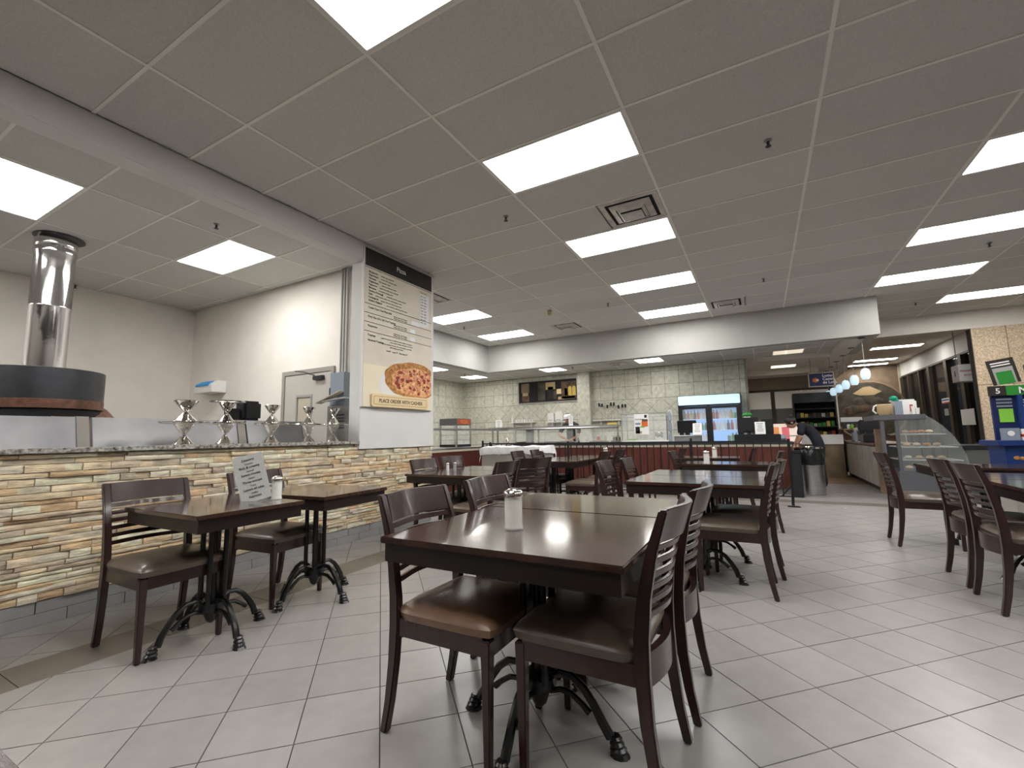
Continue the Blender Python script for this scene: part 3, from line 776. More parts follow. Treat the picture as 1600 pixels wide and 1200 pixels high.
# ================================================================ MENU BOARD
mb_ = thing('menu_board','tall beige pizza menu board on the white pillar','menu board',(-3.965,3.62,1.48))
SW, SH = 1.22, 1.89
box('panel','sign_beige',mb_,.0,.030,0,SW,0,SH,.002)
box('border','white',mb_,-.001,.026,-.018,0,-.0,SH); box('border','white',mb_,-.001,.026,SW,SW+.018,0,SH)
box('header_band','sign_dark',mb_,.030,.033,.005,SW-.005,SH-.215,SH)
text('title','Pizza',.085,'ink_white',mb_,T(.034,.52,SH-.135)@FX,.0005,kind='stuff')
for z in (1.655,1.215,1.105,.995,.885): box('rule','ink',mb_,.030,.0315,.005,SW-.005,z,z+.006)
items = [('Margherita','tomato sauce, mozzarella'),('Napoletana','tomato sauce, anchovies, olives'),('Hawaiian','ham, pineapple, cheese'),('Vegetariana','peppers, mushrooms, onions'),('Pepperoni','pepperoni, tomato sauce, mozzarella'),('Mexicana','hot peppers, sausage, olives'),('Quattro Formaggi','mozzarella, provolone, asiago, parmesan'),('Pollo','grilled chicken, mushrooms, roasted peppers, onions'),('Campagnola','sausage, mushrooms, bacon, tomato sauce'),('Quattro Stagioni','ham, artichoke, mushrooms, olives, tomato')]
for k,(a,b) in enumerate(items):
    z = 1.60-.0385*k
    text('item', a, .032,'ink',mb_,T(.0325,.06,z)@FX,.0003,kind='stuff'); text('item_note', b, .021,'ink',mb_,T(.0325,.09+.0165*len(a),z)@FX,.0003,kind='stuff')
box('price_column','paper',mb_,.030,.0312,.97,1.16,1.13,1.585)
for k in range(10):
    text('price','%d.95  %d.95'%(9+k%4,17+k%5),.024,'ink',mb_,T(.0325,.985,1.545-.0405*k)@FX,.0003,kind='stuff')
text('price_heading','Personal  Large',.022,'ink',mb_,T(.0325,.97,1.60)@FX,.0003,kind='stuff')
for s,z in (('Create Your Own Pizza Slab',1.165),('Party Size (18 x 24) One Topping',1.055),('Panzerotto',.945),('Toppings',.835),('Gourmet Toppings',.775)):
    text('section', s, .033,'ink',mb_,T(.0325,.06,z)@FX,.0003,kind='stuff')
for z in (1.145,1.122,1.036,1.012,.925,.902): text('price_note','Medium Large  Extra Topping',.020,'ink',mb_,T(.0325,.48,z)@FX,.0003,kind='stuff')
box('price_tag','paper',mb_,.030,.0312,.80,.97,1.115,1.17)
for z in (1.005,.895): box('price_tag','paper',mb_,.030,.0312,.78,.88,z,z+.05)
for z,s in ((.835,'pepperoni, ham, bacon, mushrooms, green peppers, hot peppers,'),(.805,'onions, olives, tomatoes, pineapple, extra cheese'),(.770,'artichoke, sun dried tomatoes, feta, roasted peppers, prosciutto'),(.742,'grilled chicken, goat cheese')):
    text('note', s,.021,'ink',mb_,T(.0325,.27 if s[0] in 'pa' else .42,z)@FX,.0003,kind='stuff')
text('note','Small 8\"    Large 12\"    Extra Large 16\"',.024,'ink',mb_,T(.0325,.36,.69)@FX,.0003,kind='stuff')
box('lower_field','sign_cream',mb_,.030,.0305,.005,SW-.005,.005,.50)
# printed pizza: flat picture, built as flat printed shapes
def disc(cx, cz, rx, rz, n=40, x=.031, th=.0006, wob=0, a0=0):
    P = []
    for k in range(n):
        a = 2*math.pi*k/n; r = 1+wob*math.sin(5*a+1)+wob*.7*math.sin(11*a+cx*9)
        P.append((min(SW-.006, cx+rx*r*math.cos(a)), max(.02, cz+rz*r*math.sin(a))))
    return MB().prism(P, 0, th, T(x,0,0)@FX)
obj('printed_plate', disc(.72,.29,.47,.25), 'white', mb_)
obj('printed_crust', disc(.86,.375,.53,.235,60,.0318,wob=.02), 'crust', mb_)
obj('printed_cheese', disc(.90,.355,.45,.185,60,.0326,wob=.03), 'cheese', mb_)
r2 = random.Random(3)
tp = {'pepperoni':MB(),'olive':MB(),'ham':MB()}
for k in range(80):
    a = r2.uniform(0,6.28); q = math.sqrt(r2.random())*.92; cx, cz = .90+.43*q*math.cos(a), .355+.175*q*math.sin(a)
    if cx > SW-.04: continue
    m = r2.choice(['pepperoni','pepperoni','olive','ham','ham']); rr = {'pepperoni':.034,'olive':.016,'ham':.026}[m]*r2.uniform(.7,1.2)
    P = [(cx+rr*math.cos(b*.7)*r2.uniform(.7,1.1), cz+rr*.7*math.sin(b*.7)*r2.uniform(.7,1.1)) for b in range(9)]
    tp[m].prism(P,0,.0005,T(.0334+.0002*k/60,0,0)@FX)
for m in tp: obj('printed_'+m, tp[m], m, mb_, kind='stuff')
pl = thing('order_sign','tan wooden plaque reading place order with cashier','sign',(-3.930,3.735,1.485))
def rrect(w,h,r,n=5):
    P=[]
    for cx,cy,a in ((w-r,r,-90),(w-r,h-r,0),(r,h-r,90),(r,r,180)):
        for k in range(n+1): P.append((cx+r*math.cos(R(a+90*k/n)),cy+r*math.sin(R(a+90*k/n))))
    return P
obj('board', MB().prism(rrect(1.0,.155,.03),0,.022,FX), 'sign_tan', pl, .003)
obj('border_line', MB().prism(rrect(.94,.10,.02),0,.001,T(.022,.03,.0275)@FX), 'sign_edge', pl); obj('field', MB().prism(rrect(.93,.09,.018),0,.001,T(.0226,.035,.0325)@FX), 'sign_tan', pl)
text('lettering','PLACE ORDER WITH CASHIER',.062,'ink',pl,T(.024,.5,.055)@FX@Matrix.Scale(.92,4,(1,0,0)),.0006,'CENTER',kind='stuff')

# ================================================================ KITCHEN COUNTERS
kc = thing('service_counter','long mahogany front counter with a pale strip behind the railing','counter',(0,9.4,0))
box('carcass','mahogany',kc,-5.2,.45,.02,.60,.10,.85); box('toe_kick','base_tile',kc,-5.2,.45,.06,.55,0,.10)
x = -5.2
while x < .40:
    box('front_panel','mahogany',kc,x+.003,min(x+.56,.45)-.003,0,.02,.10,.84,.002); x += .565
box('pale_strip','cream',kc,-5.2,.45,-.005,.02,.842,.885); box('worktop','dark_steel',kc,-5.19,.49,-.02,.62,.885,.925,.004)
kl = thing('side_counter','mahogany counter leg at the left with the pizza warmer on top','counter',(-5.2,0,0))
box('carcass','mahogany',kl,-.62,0,5.3,10.02,.0,.84); box('pale_strip','cream',kl,-.62,.012,5.3,10.02,.84,.875); box('worktop','steel_brushed',kl,-.66,-.01,5.3,10.02,.875,.91,.003)
# sneeze guard
sg = thing('sneeze_guard','steel and glass food guard over the serving counter','food guard',(0,9.5,.925))
for x in (-5.80,-5.16,-4.55,-3.62,-2.68): box('post','steel',sg,x-.016,x+.016,-.016,.016,0,.36)
box('top_shelf','steel_brushed',sg,-5.85,-2.64,-.14,.16,.36,.40,.004); obj('front_rail', MB().tube([(-5.85,-.15,.345),(-2.64,-.15,.345)],.02), 'steel_brushed', sg, smooth=True)
for a,b in ((-5.13,-4.58),(-4.52,-3.66),(-3.58,-2.70)): box('glass_pane','glass',sg,a,b,-.10,-.094,.05,.34)
box('tall_post','grey_mid',sg,-4.86,-4.72,-.05,.10,0,.355,.004)
sg2 = thing('side_food_guard','steel rail guard on the left counter before the warmer','food guard',(-5.3,0,.91))
for y in (5.5,6.4,7.3,8.9): box('post','steel',sg2,-.016,.016,y-.016,y+.016,0,.34)
box('top_shelf','steel_brushed',sg2,-.02,.10,5.4,9.2,.335,.375,.003)
# pizza warmer cabinet
wm = thing('pizza_warmer','glass pizza warmer with a red lettered sign','warmer',(-6.05,7.72,.91))
box('base','black',wm,0,.45,0,.54,0,.05,.004)
for x in (.015,.435):
    for y in (.015,.525): box('corner_post','steel',wm,x-.015,x+.015,y-.015,y+.015,.05,.46)
box('header','laminate_dark',wm,0,.45,0,.54,.46,.60,.004); box('sign_face','sign_red',wm,.451,.456,.02,.52,.475,.59); text('lettering','PIZZA',.10,'orange',wm,T(.457,.27,.495)@FX,.001,'CENTER',kind='stuff')
box('glass_pane','glass',wm,.442,.446,.03,.51,.05,.46); box('glass_pane','glass',wm,.03,.42,.004,.008,.05,.46); box('rack','steel',wm,.03,.42,.03,.51,.24,.248); box('rack','steel',wm,.03,.42,.03,.51,.14,.148)
# items on left/back counter
def sheet(name,label,cat,x,y,z,w,h,m='paper',rz=0,tilt=0,lines=True,col='ink',stand_=True):
    t = thing(name,label,cat,(x,y,z),rz)
    Q = Matrix.Rotation(R(-tilt),4,'X'); obj('sheet', MB().box(-w/2,w/2,0,.003,0,h,Q), m, t)
    if lines:
        mbx = MB()
        for k in range(6):
            ww = w*.35*(.6+.4*rnd.random()); mbx.box(-ww,ww,-.001,0,h*(.85-.12*k),h*(.85-.12*k)+h*.03,Q)
        obj('print_line', mbx, col, t, kind='stuff')
    if stand_: box('foot','glass',t,-w/2,w/2,-.02,.05,0,.004)
    return t
sheet('notice_sheet','white notice standing on the guard left of the tiles shelf','notice',-5.72,9.66,1.28,.17,.24,stand_=False)
bx = thing('back_shelf','white wall shelf with bottles of cups, left one','shelf',(-6.05,KY-.16,1.49)); box('board','white',bx,-.40,.42,0,.15,0,.025,.002)
for q in (-.30,.30): box('bracket','white',bx,q-.01,q+.01,.03,.15,-.12,0)
bt_ = thing('white_bottle','tall white bottle at the left of the shelf of tubs','bottle',(-6.38,KY-.09,1.516)); obj('body', MB().lathe([(.03,0),(.03,.12),(.012,.15),(.012,.18)],n=12),'white',bt_,smooth=True); obj('cap',MB().lathe([(.013,.18),(.013,.20)],n=10),'white',bt_)
for k in range(7):
    x = -6.24+.085*k
    tb = obj('spice_tub', MB().lathe([(.028,0),(.030,.06),(.031,.065),(.031,.075)],n=12), 'white', None, smooth=True, loc=(x,KY-.09,1.516))
    tag(tb,'small white tub on the kitchen shelf, %s from the bottle'%['first','second','third','fourth','fifth','sixth','seventh'][k],'tub','white tubs on the kitchen shelf')
bx = thing('towel_shelf','white wall shelf holding two towel dispensers','shelf',(-4.95,KY-.18,1.47)); box('board','white',bx,-.30,.28,0,.17,0,.025,.002); box('bracket','white',bx,-.14,-.12,.03,.17,-.12,0); box('bracket','white',bx,.14,.16,.03,.17,-.12,0)
td = thing('towel_dispenser','boxy white towel dispenser, left of two above the shelf','dispenser',(-5.14,KY-.13,1.50)); box('body','paper',td,-.09,.09,0,.12,0,.24,.01); box('slot','grey_mid',td,-.06,.06,-.002,0,.03,.045)
td = thing('soap_dispenser','rounded white dispenser, right of two above the shelf','dispenser',(-4.90,KY-.14,1.50)); box('body','white',td,-.11,.11,0,.13,0,.27,.03,smooth=True); box('slot','grey_mid',td,-.07,.07,-.002,0,.04,.055)
bx = thing('utensil_shelf','white wall shelf below the hanging utensils','shelf',(-3.45,KY-.17,1.47)); box('board','white',bx,-.45,.42,0,.16,0,.02,.002); box('bracket','white',bx,-.25,-.23,.03,.16,-.12,0); box('bracket','white',bx,.23,.25,.03,.16,-.12,0)
for k,(x,h) in enumerate([(-3.74,.46),(-3.66,.44),(-3.52,.40),(-3.42,.46),(-3.34,.46),(-3.22,.38),(-3.12,.40),(-3.04,.40)]):
    u = thing('hanging_utensil','steel utensil with a black handle above the shelf, %s from the tiled pier'%['first','second','third','fourth','fifth','sixth','seventh','eighth'][k],'utensil',(x,KY-.06,1.49),0,'steel utensils above the kitchen shelf')
    box('shaft','steel',u,-.006,.006,0,.006,0,h-.08); box('handle','black',u,-.025,.02,-.008,.012,h-.09,h,.004)
# picture
pc = thing('kitchen_picture','wide dark photo mural of a lit stone street at night','picture',(-6.17,KY-.03,2.07))
box('canvas','black_matte',pc,0,1.80,0,.022,0,.60)
def flat(nm,m,x0,x1,z0,z1,d=0): box(nm,m,pc,x0,x1,-.002-d,-.0005-d,z0,z1)
for (m,x0,x1,z0,z1) in [('brown_wall',.08,.34,.28,.56),('straw',.12,.30,.20,.30),('relief_clay',.10,.33,.03,.20),('relief',.62,.84,.04,.56),('straw',.86,1.16,.34,.55),('olive',.93,1.10,.10,.42),('relief',1.10,1.20,.06,.30),('sign_tan',1.20,1.34,.20,.34),('straw',1.24,1.44,.04,.12),('relief_clay',1.34,1.78,.06,.54),('straw',1.44,1.52,.14,.34),('brown_wall',1.40,1.74,.05,.12)]: flat('printed_patch',m,x0,x1,z0,z1)
for cx in (1.60,1.72):
    P=[(cx-.05,.14),(cx+.05,.14),(cx+.05,.34)]+[(cx+.05*math.cos(R(a)),.34+.06*math.sin(R(a))) for a in range(30,180,30)]+[(cx-.05,.34)]
    obj('printed_arch', MB().prism(P,0,.002,T(0,-.002,0)@FY),'yellow',pc)
box('frame','grey_mid',pc,-.02,0,-.01,.02,-.02,.62); box('frame','grey_mid',pc,1.80,1.82,-.01,.02,-.02,.62); box('frame','grey_mid',pc,0,1.80,-.01,.02,-.02,0); box('frame','grey_mid',pc,0,1.80,-.01,.02,.60,.62)
# glass display case with poster
gc = thing('salad_case','glass counter case with white base and a hung food poster','display case',(-2.58,9.42,.925))
box('base','white',gc,0,.94,0,.46,0,.055,.003)
for x in (.01,.92):
    for y in (.01,.44): box('corner_post','steel',gc,x-.008,x+.008,y-.008,y+.008,.055,.60)
box('glass_pane','glass',gc,.02,.91,.004,.008,.055,.60); box('glass_pane','glass',gc,0,.004,.02,.43,.055,.60); box('shelf','steel',gc,.02,.91,.15,.40,.46,.468); box('shelf','steel',gc,0,.93,0,.45,.60,.612)
po = thing('food_poster','white poster with orange food picture on the glass case','poster',(-2.30,9.40,1.10))
box('sheet','paper',po,0,.29,0,.004,0,.42)
for (m,x0,x1,z0,z1) in [('orange',.15,.275,.16,.27),('relief_clay',.16,.275,.27,.31),('black',.02,.11,.02,.16),('straw',.05,.15,.02,.07),('green_lime',.12,.21,.14,.17),('olive',.21,.26,.34,.40),('grey_blue',.02,.13,.20,.24)]: box('printed_picture',m,po,x0,x1,-.0012,0,z0,z1)
text('lettering','Fresh Salads',.036,'ink',po,T(.02,-.0015,.30)@FY,.0003,kind='stuff')
gt = thing('green_tray','lime green tray inside the glass case','tray',(-2.50,9.55,.982)); box('rim','green_lime',gt,0,.20,0,.2,0,.03,.004)
pt = obj('steel_pitcher', MB().lathe([(.06,0),(.075,.02),(.085,.14),(.08,.16),(.075,.14)],n=18), 'chrome', None, smooth=True, loc=(-1.86,9.62,.982)); tag(pt,'steel bowl inside the right of the glass case','bowl')
wb = thing('bottle_rack','blue tinted rack of water bottles at the case end','rack',(-1.60,9.45,.925)); 
for k in range(3): obj('bottle', MB().lathe([(.035,0),(.035,.13),(.015,.17),(.015,.19)],(0,0,.02+.21*k),12), 'grey_blue', wb, smooth=True)
box('back','glass',wb,-.05,.05,.04,.045,0,.66)
# monitor + stand
mo = thing('pos_terminal','black cash register screen facing away above the counter','monitor',(-1.30,9.62,.925))
box('drawer','grey',mo,-.24,.24,-.12,.22,0,.13,.004); box('counter_cover','white',mo,-.25,.25,-.13,.22,.13,.145); box('neck','black',mo,-.04,.04,0,.06,.145,.22); obj('screen', MB().box(-.18,.18,-.01,.03,.19,.44,Matrix.Rotation(R(8),4,'X')), 'black', mo, .008)
sheet('counter_card','small white card with pictures leaning on the register','card',-1.10,9.44,1.075,.17,.23,'paper',-6,12,stand_=False)
# second terminal cluster
mo2 = thing('cash_register','dark cash register with a card stand at the counter end','cash register',(-.10,9.68,.925))
box('base','black',mo2,-.36,.40,-.15,.20,0,.14,.006); box('screen','black',mo2,-.30,.06,0,.04,.17,.46,.01); box('rear_screen','black_matte',mo2,.10,.30,.03,.07,.14,.42,.01); box('neck','black',mo2,-.14,-.08,0,.03,.13,.2)
sheet('price_card','plain white card before the cash register','card',-.02,9.50,1.067,.17,.23,'paper',0,8)
sp = thing('small_pot','green artificial plant on the register','plant',(-.22,9.70,1.386)); obj('leaves', MB().ball((0,0,.05),(.09,.05,.05),8,6), 'green', sp); box('pot','white',sp,-.05,.05,-.03,.03,0,.02)
bd = thing('jacket','dark folded jacket lying on the counter end','jacket',(.26,9.65,.925)); obj('cloth', MB().ball((0,0,.06),(.13,.12,.08),10,6), 'grey_blue', bd, smooth=True)
# food stuff behind guard
for k,(x,y,w,m,lb) in enumerate([(-5.05,9.75,.16,'dark_steel','dark metal food pan left of the tall post'),(-4.35,9.80,.2,'white','white food pan behind the guard'),(-3.95,9.78,.22,'steel','steel food pan before the cook'),(-3.20,9.80,.2,'steel','steel food pan near the bottles')]):
    f = thing('food_pan',lb,'pan',(x,y,.925)); box('tub',m,f,-w,w,-.1,.1,0,.045,.004); obj('food', MB().ball((0,0,.05),(w*.8,.07,.025),10,6),'straw' if k!=1 else 'white',f)
for k,(x,m,h,lb) in enumerate([(-3.42,'white',.20,'white squeeze bottle behind the guard'),(-3.24,'red',.16,'red box of napkins behind the guard'),(-3.08,'cream',.18,'cream carton behind the guard'),(-5.62,'chrome',.14,'steel kettle in the kitchen corner')]):
    b = thing('condiment_bottle',lb,'bottle',(x,9.9,.925)); obj('body', MB().lathe([(.04,0),(.04,h*.7),(.02,h*.9),(.014,h)],n=12),m,b,smooth=True); obj('cap',MB().lathe([(.014,h),(.012,h+.015)],n=10),'white',b)
mc = thing('meat_slicer','steel slicer on the counter at the guard end','slicer',(-2.78,9.72,.925)); box('body','steel',mc,-.10,.10,-.1,.1,0,.06,.006); obj('blade', MB().lathe([(.10,0),(.10,.01)],n=20), 'steel', mc, loc=(0,0,.14)); box('arm','relief',mc,-.07,.08,-.05,.05,.06,.13,.01)
yb = thing('yellow_tray','yellow tray on top of the food guard','tray',(-2.80,9.50,1.315)); box('body','yellow',yb,-.09,.12,-.06,.06,0,.05,.008)
sheet('guard_notice','tall white notice standing on the guard before the cook','notice',-3.76,9.55,1.31,.10,.24,stand_=False)
plate = [(-5.95,9.0),(-5.72,9.05)]
for k,(x,y) in enumerate([(-5.42,8.62),(-5.40,8.95)]):
    p_ = obj('plate', MB().lathe([(.06,0),(.12,.012),(.125,.02),(.11,.014)],n=24),'white',None,smooth=True,loc=(x,y,.911)); tag(p_,'white plate on the left counter, %s the warmer'%('nearer' if k==0 else 'farther from'),'plate')

# fridge
fr = thing('drinks_fridge','tall two door drinks fridge with a glowing blue header','fridge',(-1.65,10.92,0))
FW, FH, FD = 1.30, 1.96, .62
box('side_panel','black',fr,0,.05,0,FD,0,FH); box('side_panel','black',fr,FW-.05,FW,0,FD,0,FH); box('back_panel','fridge_in_glow',fr,.05,FW-.05,FD-.04,FD,.1,1.72); box('roof','black',fr,.05,FW-.05,.03,FD,1.72,FH-.02); box('base','black',fr,.05,FW-.05,0,FD,0,.14)
box('header_light','fridge_light',fr,.012,FW-.012,-.012,.03,1.745,FH-.012,.006)
for a,b in ((.05,.63),(.67,FW-.05)):
    d = box('door','black',fr,a,a+.045,-.025,0,.14,1.70,.003)
    o_ = MB().box(a+.045,b-.045,-.025,0,1.65,1.70).box(a+.045,b-.045,-.025,0,.14,.19).box(b-.045,b,-.025,0,.14,1.70); obj('door_frame', o_, 'black', d)
    box('door_glass','glass',d,a+.045,b-.045,-.014,-.010,.19,1.65)
box('mullion','black',fr,.63,.67,-.02,.02,.14,1.72)
zs = [.30,.62,.92,1.17,1.42]
for z in zs: box('shelf','fridge_in_glow',fr,.06,FW-.06,.05,FD-.05,z-.012,z)
bm1 = {}
def bottle_mesh(m,r,h):
    k=(m,r,h)
    if k not in bm1: bm1[k] = MB().lathe([(r,0),(r,h*.62),(r*.45,h*.82),(r*.4,h*.98),(r*.4,h)],n=10).mesh('drink_bottle',m,0,True)
    return bm1[k]
def can_mesh(m):
    k=('c',m)
    if k not in bm1: bm1[k] = MB().lathe([(.028,0),(.033,.008),(.033,.115),(.028,.122)],n=10).mesh('drink_can',m,0,True)
    return bm1[k]
r3 = random.Random(5)
SN = {1.42:'top',1.17:'second',.92:'third',.62:'fourth'}
CN = {'white':'white','red':'red','green':'green','blue':'blue','orange':'orange','grey_blue':'pale blue','yellow':'yellow','black':'dark','teal':'teal','fridge_in_glow':'clear'}
for z in (1.42,1.17,.92):
    x = .12
    while x < FW-.10:
        if .59 < x < .72: x = .73
        side = 'left' if x < .65 else 'right'
        if z == 1.42: m = r3.choice(['blue','white','red','orange','black','yellow']) if x < .65 else ('red' if x < .82 else 'white' if x < .98 else 'green' if x > 1.1 else r3.choice(['white','yellow','black'])); h=.20
        elif z == 1.17: m = r3.choice(['red','green','teal','white']) if x < .65 else r3.choice(['grey_blue','white','red','black']); h=.21 if x > .65 else .17
        else: m = r3.choice(['white','grey_blue']) if x < .65 else ('green' if x > .98 else None); h=.18
        if m:
            me_ = bottle_mesh(m,.031,h) if r3.random() < .8 or z == 1.17 else can_mesh(m)
            o_ = obj('drink_bottle', me_, None, None, loc=(-1.65+x,10.92+.12,z))
            tag(o_,'%s drink container on the %s shelf, %s door of the fridge'%(CN[m],SN[z],side),'bottle','drinks: %s, %s shelf, %s door'%(CN[m],SN[z],side))
        x += .072

# ---- white covered cart
cv = thing('covered_cart','cart draped with a rumpled white sheet before the counter','cart',(-3.92,7.27,0))
box('body','laminate',cv,-.585,.585,-.30,.30,.12,.88,.01)
for a in (-.56,.56):
    for b in (-.24,.24): obj('caster', MB().lathe([(.03,0),(.045,.02),(.045,.08),(.02,.12)],(a,b,0),10),'black',cv)
n=28; m=16; vs=[]; fs=[]
for i in range(n+1):
    for j in range(m+1):
        u=-1+2*i/n; v=-1+2*j/m
        x=u*.70; y=v*.41; q=max(abs(x)-.60,0)+max(abs(y)-.31,0)
        z=.92+.035*noise.noise(Vector((x*6,y*6,1)))+.01*noise.noise(Vector((x*17,y*17,3)))+.012*abs(noise.noise(Vector((x*9+y*5,y*4,7))))
        if q>0:
            dd=q*1.25*(1+.25*noise.noise(Vector((x*3,y*3,9)))); z-=dd
            x=math.copysign(min(abs(x),.612+.016*math.sin(y*40+x*9)),x) if abs(u*.70)>.60 else x
            y=math.copysign(min(abs(y),.322+.014*math.sin(x*34)),y) if abs(v*.41)>.31 else y
        vs.append((x,y,z))
for i in range(n):
    for j in range(m): a=i*(m+1)+j; fs.append((a,a+m+1,a+m+2,a+1))
sh = obj('dust_sheet', MB().add(vs,fs), 'cloth', None, 0, True, loc=(-3.92,7.27,.002)); tag(sh,'rumpled white sheet lying over the cart','sheet')

# ---- railing
rl = thing('railing','thin black metal railing along the front of the counter','railing',(0,7.95,0))
obj('top_rail', MB().box(-5.1,.34,-.014,.014,.952,.978), 'black', rl); obj('bottom_rail', MB().box(-5.1,.34,-.01,.01,.14,.155), 'black', rl)
bal = MB().box(-.0075,.0075,-.0075,.0075,.155,.955).mesh('baluster','black')
x=-5.0
while x < .28: obj('baluster', bal, None, rl, loc=(x,0,0)); x+=.116
for x in (-5.1,-4.92,-3.2,-1.03): box('post','black',rl,x-.016,x+.016,-.016,.016,0,1.0)
for x in (-5.1,-1.03): obj('finial', MB().ball((x,0,1.015),.024,8,6), 'black', rl, smooth=True)
obj('end_post', MB().tube([(.34,0,1.0),(.345,0,.3),(.33,0,.02)],.022,6), 'black', rl); obj('foot_plate', MB().box(.26,.42,-.05,.05,0,.008), 'iron', rl); obj('brace', MB().tube([(.34,0,.33),(.20,.0,.15)],.012,6), 'black', rl)
# ---- trash can
tc = thing('trash_can','round brushed steel trash can with a black bag','trash can',(.70,9.62,0))
obj('body', MB().lathe([(.205,0),(.215,.02),(.215,.56),(.21,.60)],n=36), 'steel_brushed', tc, smooth=True)
pr_=[]
for j,(r_,z_) in enumerate([(.222,.52),(.226,.60),(.222,.70),(.215,.75),(.20,.80),(.19,.79),(.185,.70)]): pr_.append((r_,z_))
b_ = MB(); nn=36; secs=[]
for r_,z_ in pr_: secs.append([Vector(((r_+.008*math.sin(k*1.9+z_*30))*math.cos(2*math.pi*k/nn),(r_+.008*math.sin(k*1.9+z_*30))*math.sin(2*math.pi*k/nn),z_+.006*math.sin(k*1.3))) for k in range(nn)])
b_.loft(secs); obj('liner', b_, 'bin_bag', tc, smooth=True)
obj('rim', MB().lathe([(.21,.795),(.222,.80),(.222,.825),(.19,.83),(.185,.80)],n=36), 'chrome', tc, smooth=True)
tk = thing('can_dark_side','black block standing for the dark left side of the steel trash can','shade block',(.42,9.06,0));  # block for the can's shaded left side, no separate bin there
# ================================================================ PEOPLE
def skinned(name, joints, edges, m, parent, root=0, sub=2):
    me = bpy.data.meshes.new(name); me.from_pydata([j[:3] for j in joints], edges, [])
    o = bpy.data.objects.new(name, me); C.objects.link(o); o.parent = parent
    md = o.modifiers.new('skin','SKIN'); md.use_smooth_shade = True
    sv = me.skin_vertices[0].data if me.skin_vertices else None
    if sv is None:
        bm = bmesh.new(); bm.from_mesh(me); bm.verts.layers.skin.verify(); bm.to_mesh(me); bm.free(); sv = me.skin_vertices[0].data
    for k, j in enumerate(joints):
        r = j[3] if isinstance(j[3], tuple) else (j[3], j[3]); sv[k].radius = r; sv[k].use_root = (k == root)
    s_ = o.modifiers.new('sub','SUBSURF'); s_.levels = sub; s_.render_levels = sub
    me.materials.append(MT[m]); 
    dg = bpy.context.evaluated_depsgraph_get(); ev = bpy.data.meshes.new_from_object(o.evaluated_get(dg))
    for p in ev.polygons: p.use_smooth = True
    o.modifiers.clear(); o.data = ev; ev.materials.clear(); ev.materials.append(MT[m])
    return o
def head(parent, c, rx, rz, m='skin'):        # face along local -x after rotation
    Q = T(*c) @ Matrix.Rotation(R(rz),4,'Z') @ Matrix.Rotation(R(rx),4,'Y')
    vs=MB().ball((0,0,0),(.092,.075,.115),16,12)
    vs.v=[((x-.012*(1 if z<-.02 else 0)*(1 if x<0 else .2)), y*(1-.22*max(0,-z/.115)), z) for x,y,z in vs.v]
    f=MB(); f.add([Q@Vector(v) for v in vs.v], vs.f)
    for bl in (MB().ball((-.10,0,-.015),(.018,.014,.025),8,6), MB().ball((.01,.077,-.01),(.02,.01,.03),8,6), MB().ball((.01,-.077,-.01),(.02,.01,.03),8,6)): f.add([Q@Vector(v) for v in bl.v], bl.f)
    h=obj('head', f, m, parent, smooth=True)
    e=MB()
    for s in (-1,1):
        b2=MB().ball((-.084,s*.03,.012),(.008,.012,.006),8,5); e.add([Q@Vector(v) for v in b2.v], b2.f)
    obj('eyes', e, 'hair', h, kind='stuff')
    mo_=MB().ball((-.089,0,-.055),(.010,.024,.006),8,5); obj('mouth', MB().add([Q@Vector(v) for v in mo_.v], mo_.f), 'relief_clay', h)
    return h, Q
def hair(parent, Q, bun=False):
    b=MB().ball((.016,0,.022),(.102,.088,.112),16,10)
    b.v=[(x if x>-.05 else -.05-(abs(x)-.05)*.75, y, z if z>-.06 else -.06) for x,y,z in b.v]
    if bun: b2=MB().ball((.09,0,.085),.042,10,8); b.add(b2.v,b2.f)
    obj('hair', MB().add([Q@Vector(v) for v in b.v], b.f), 'hair', parent, smooth=True)
def hand(parent, w, d, m='skin'):
    w=Vector(w); d=Vector(d).normalized(); s=d.cross(Vector((0,0,1))).normalized(); n=s.cross(d)
    J=[(*w,.026),(*(w+d*.05),(.036,.018)),(*(w+d*.085),(.034,.016))]; E=[(0,1),(1,2)]
    for k,(o_,l) in enumerate(((-.030,.055),(-.010,.07),(.010,.065),(.029,.05))):
        b=len(J); J+= [(*(w+d*.09+s*o_),.010),(*(w+d*(.09+l*.55)+s*o_*1.1-n*.008),.009),(*(w+d*(.09+l)+s*o_*1.1-n*.026),.007)]; E+=[(2,b),(b,b+1),(b+1,b+2)]
    b=len(J); J+=[(*(w+d*.04-s*.045-n*.01),.012),(*(w+d*.075-s*.058-n*.02),.010)]; E+=[(1,b),(b,b+1)]
    skinned('hand',J,E,m,parent,0,1)
# person 2: woman bending to the left by the trash can
P2 = thing('person','person in dark top bending down behind the steel trash can','person',(.90,10.55,0))
J=[(.06,0,.88,(.15,.12)),(.00,0,1.03,(.135,.11)),(-.12,0,1.16,(.14,.12)),(-.22,0,1.235,(.11,.10)),(-.28,0,1.255,(.05,.05)),
   (-.20,-.15,1.20,.062),(-.23,-.19,1.02,.05),(-.20,.15,1.20,.062),(-.25,.17,1.02,.05),
   (.06,-.09,.80,.095),(.05,-.10,.48,.062),(.09,-.10,.09,.045),(.06,.09,.80,.095),(.06,.10,.48,.062),(.12,.10,.09,.045),(.02,-.10,.05,.035),(.04,.10,.05,.035)]
E=[(0,1),(1,2),(2,3),(3,4),(3,5),(5,6),(3,7),(7,8),(0,9),(9,10),(10,11),(11,15),(0,12),(12,13),(13,14),(14,16)]
body = skinned('body',J,E,'shirt',P2)
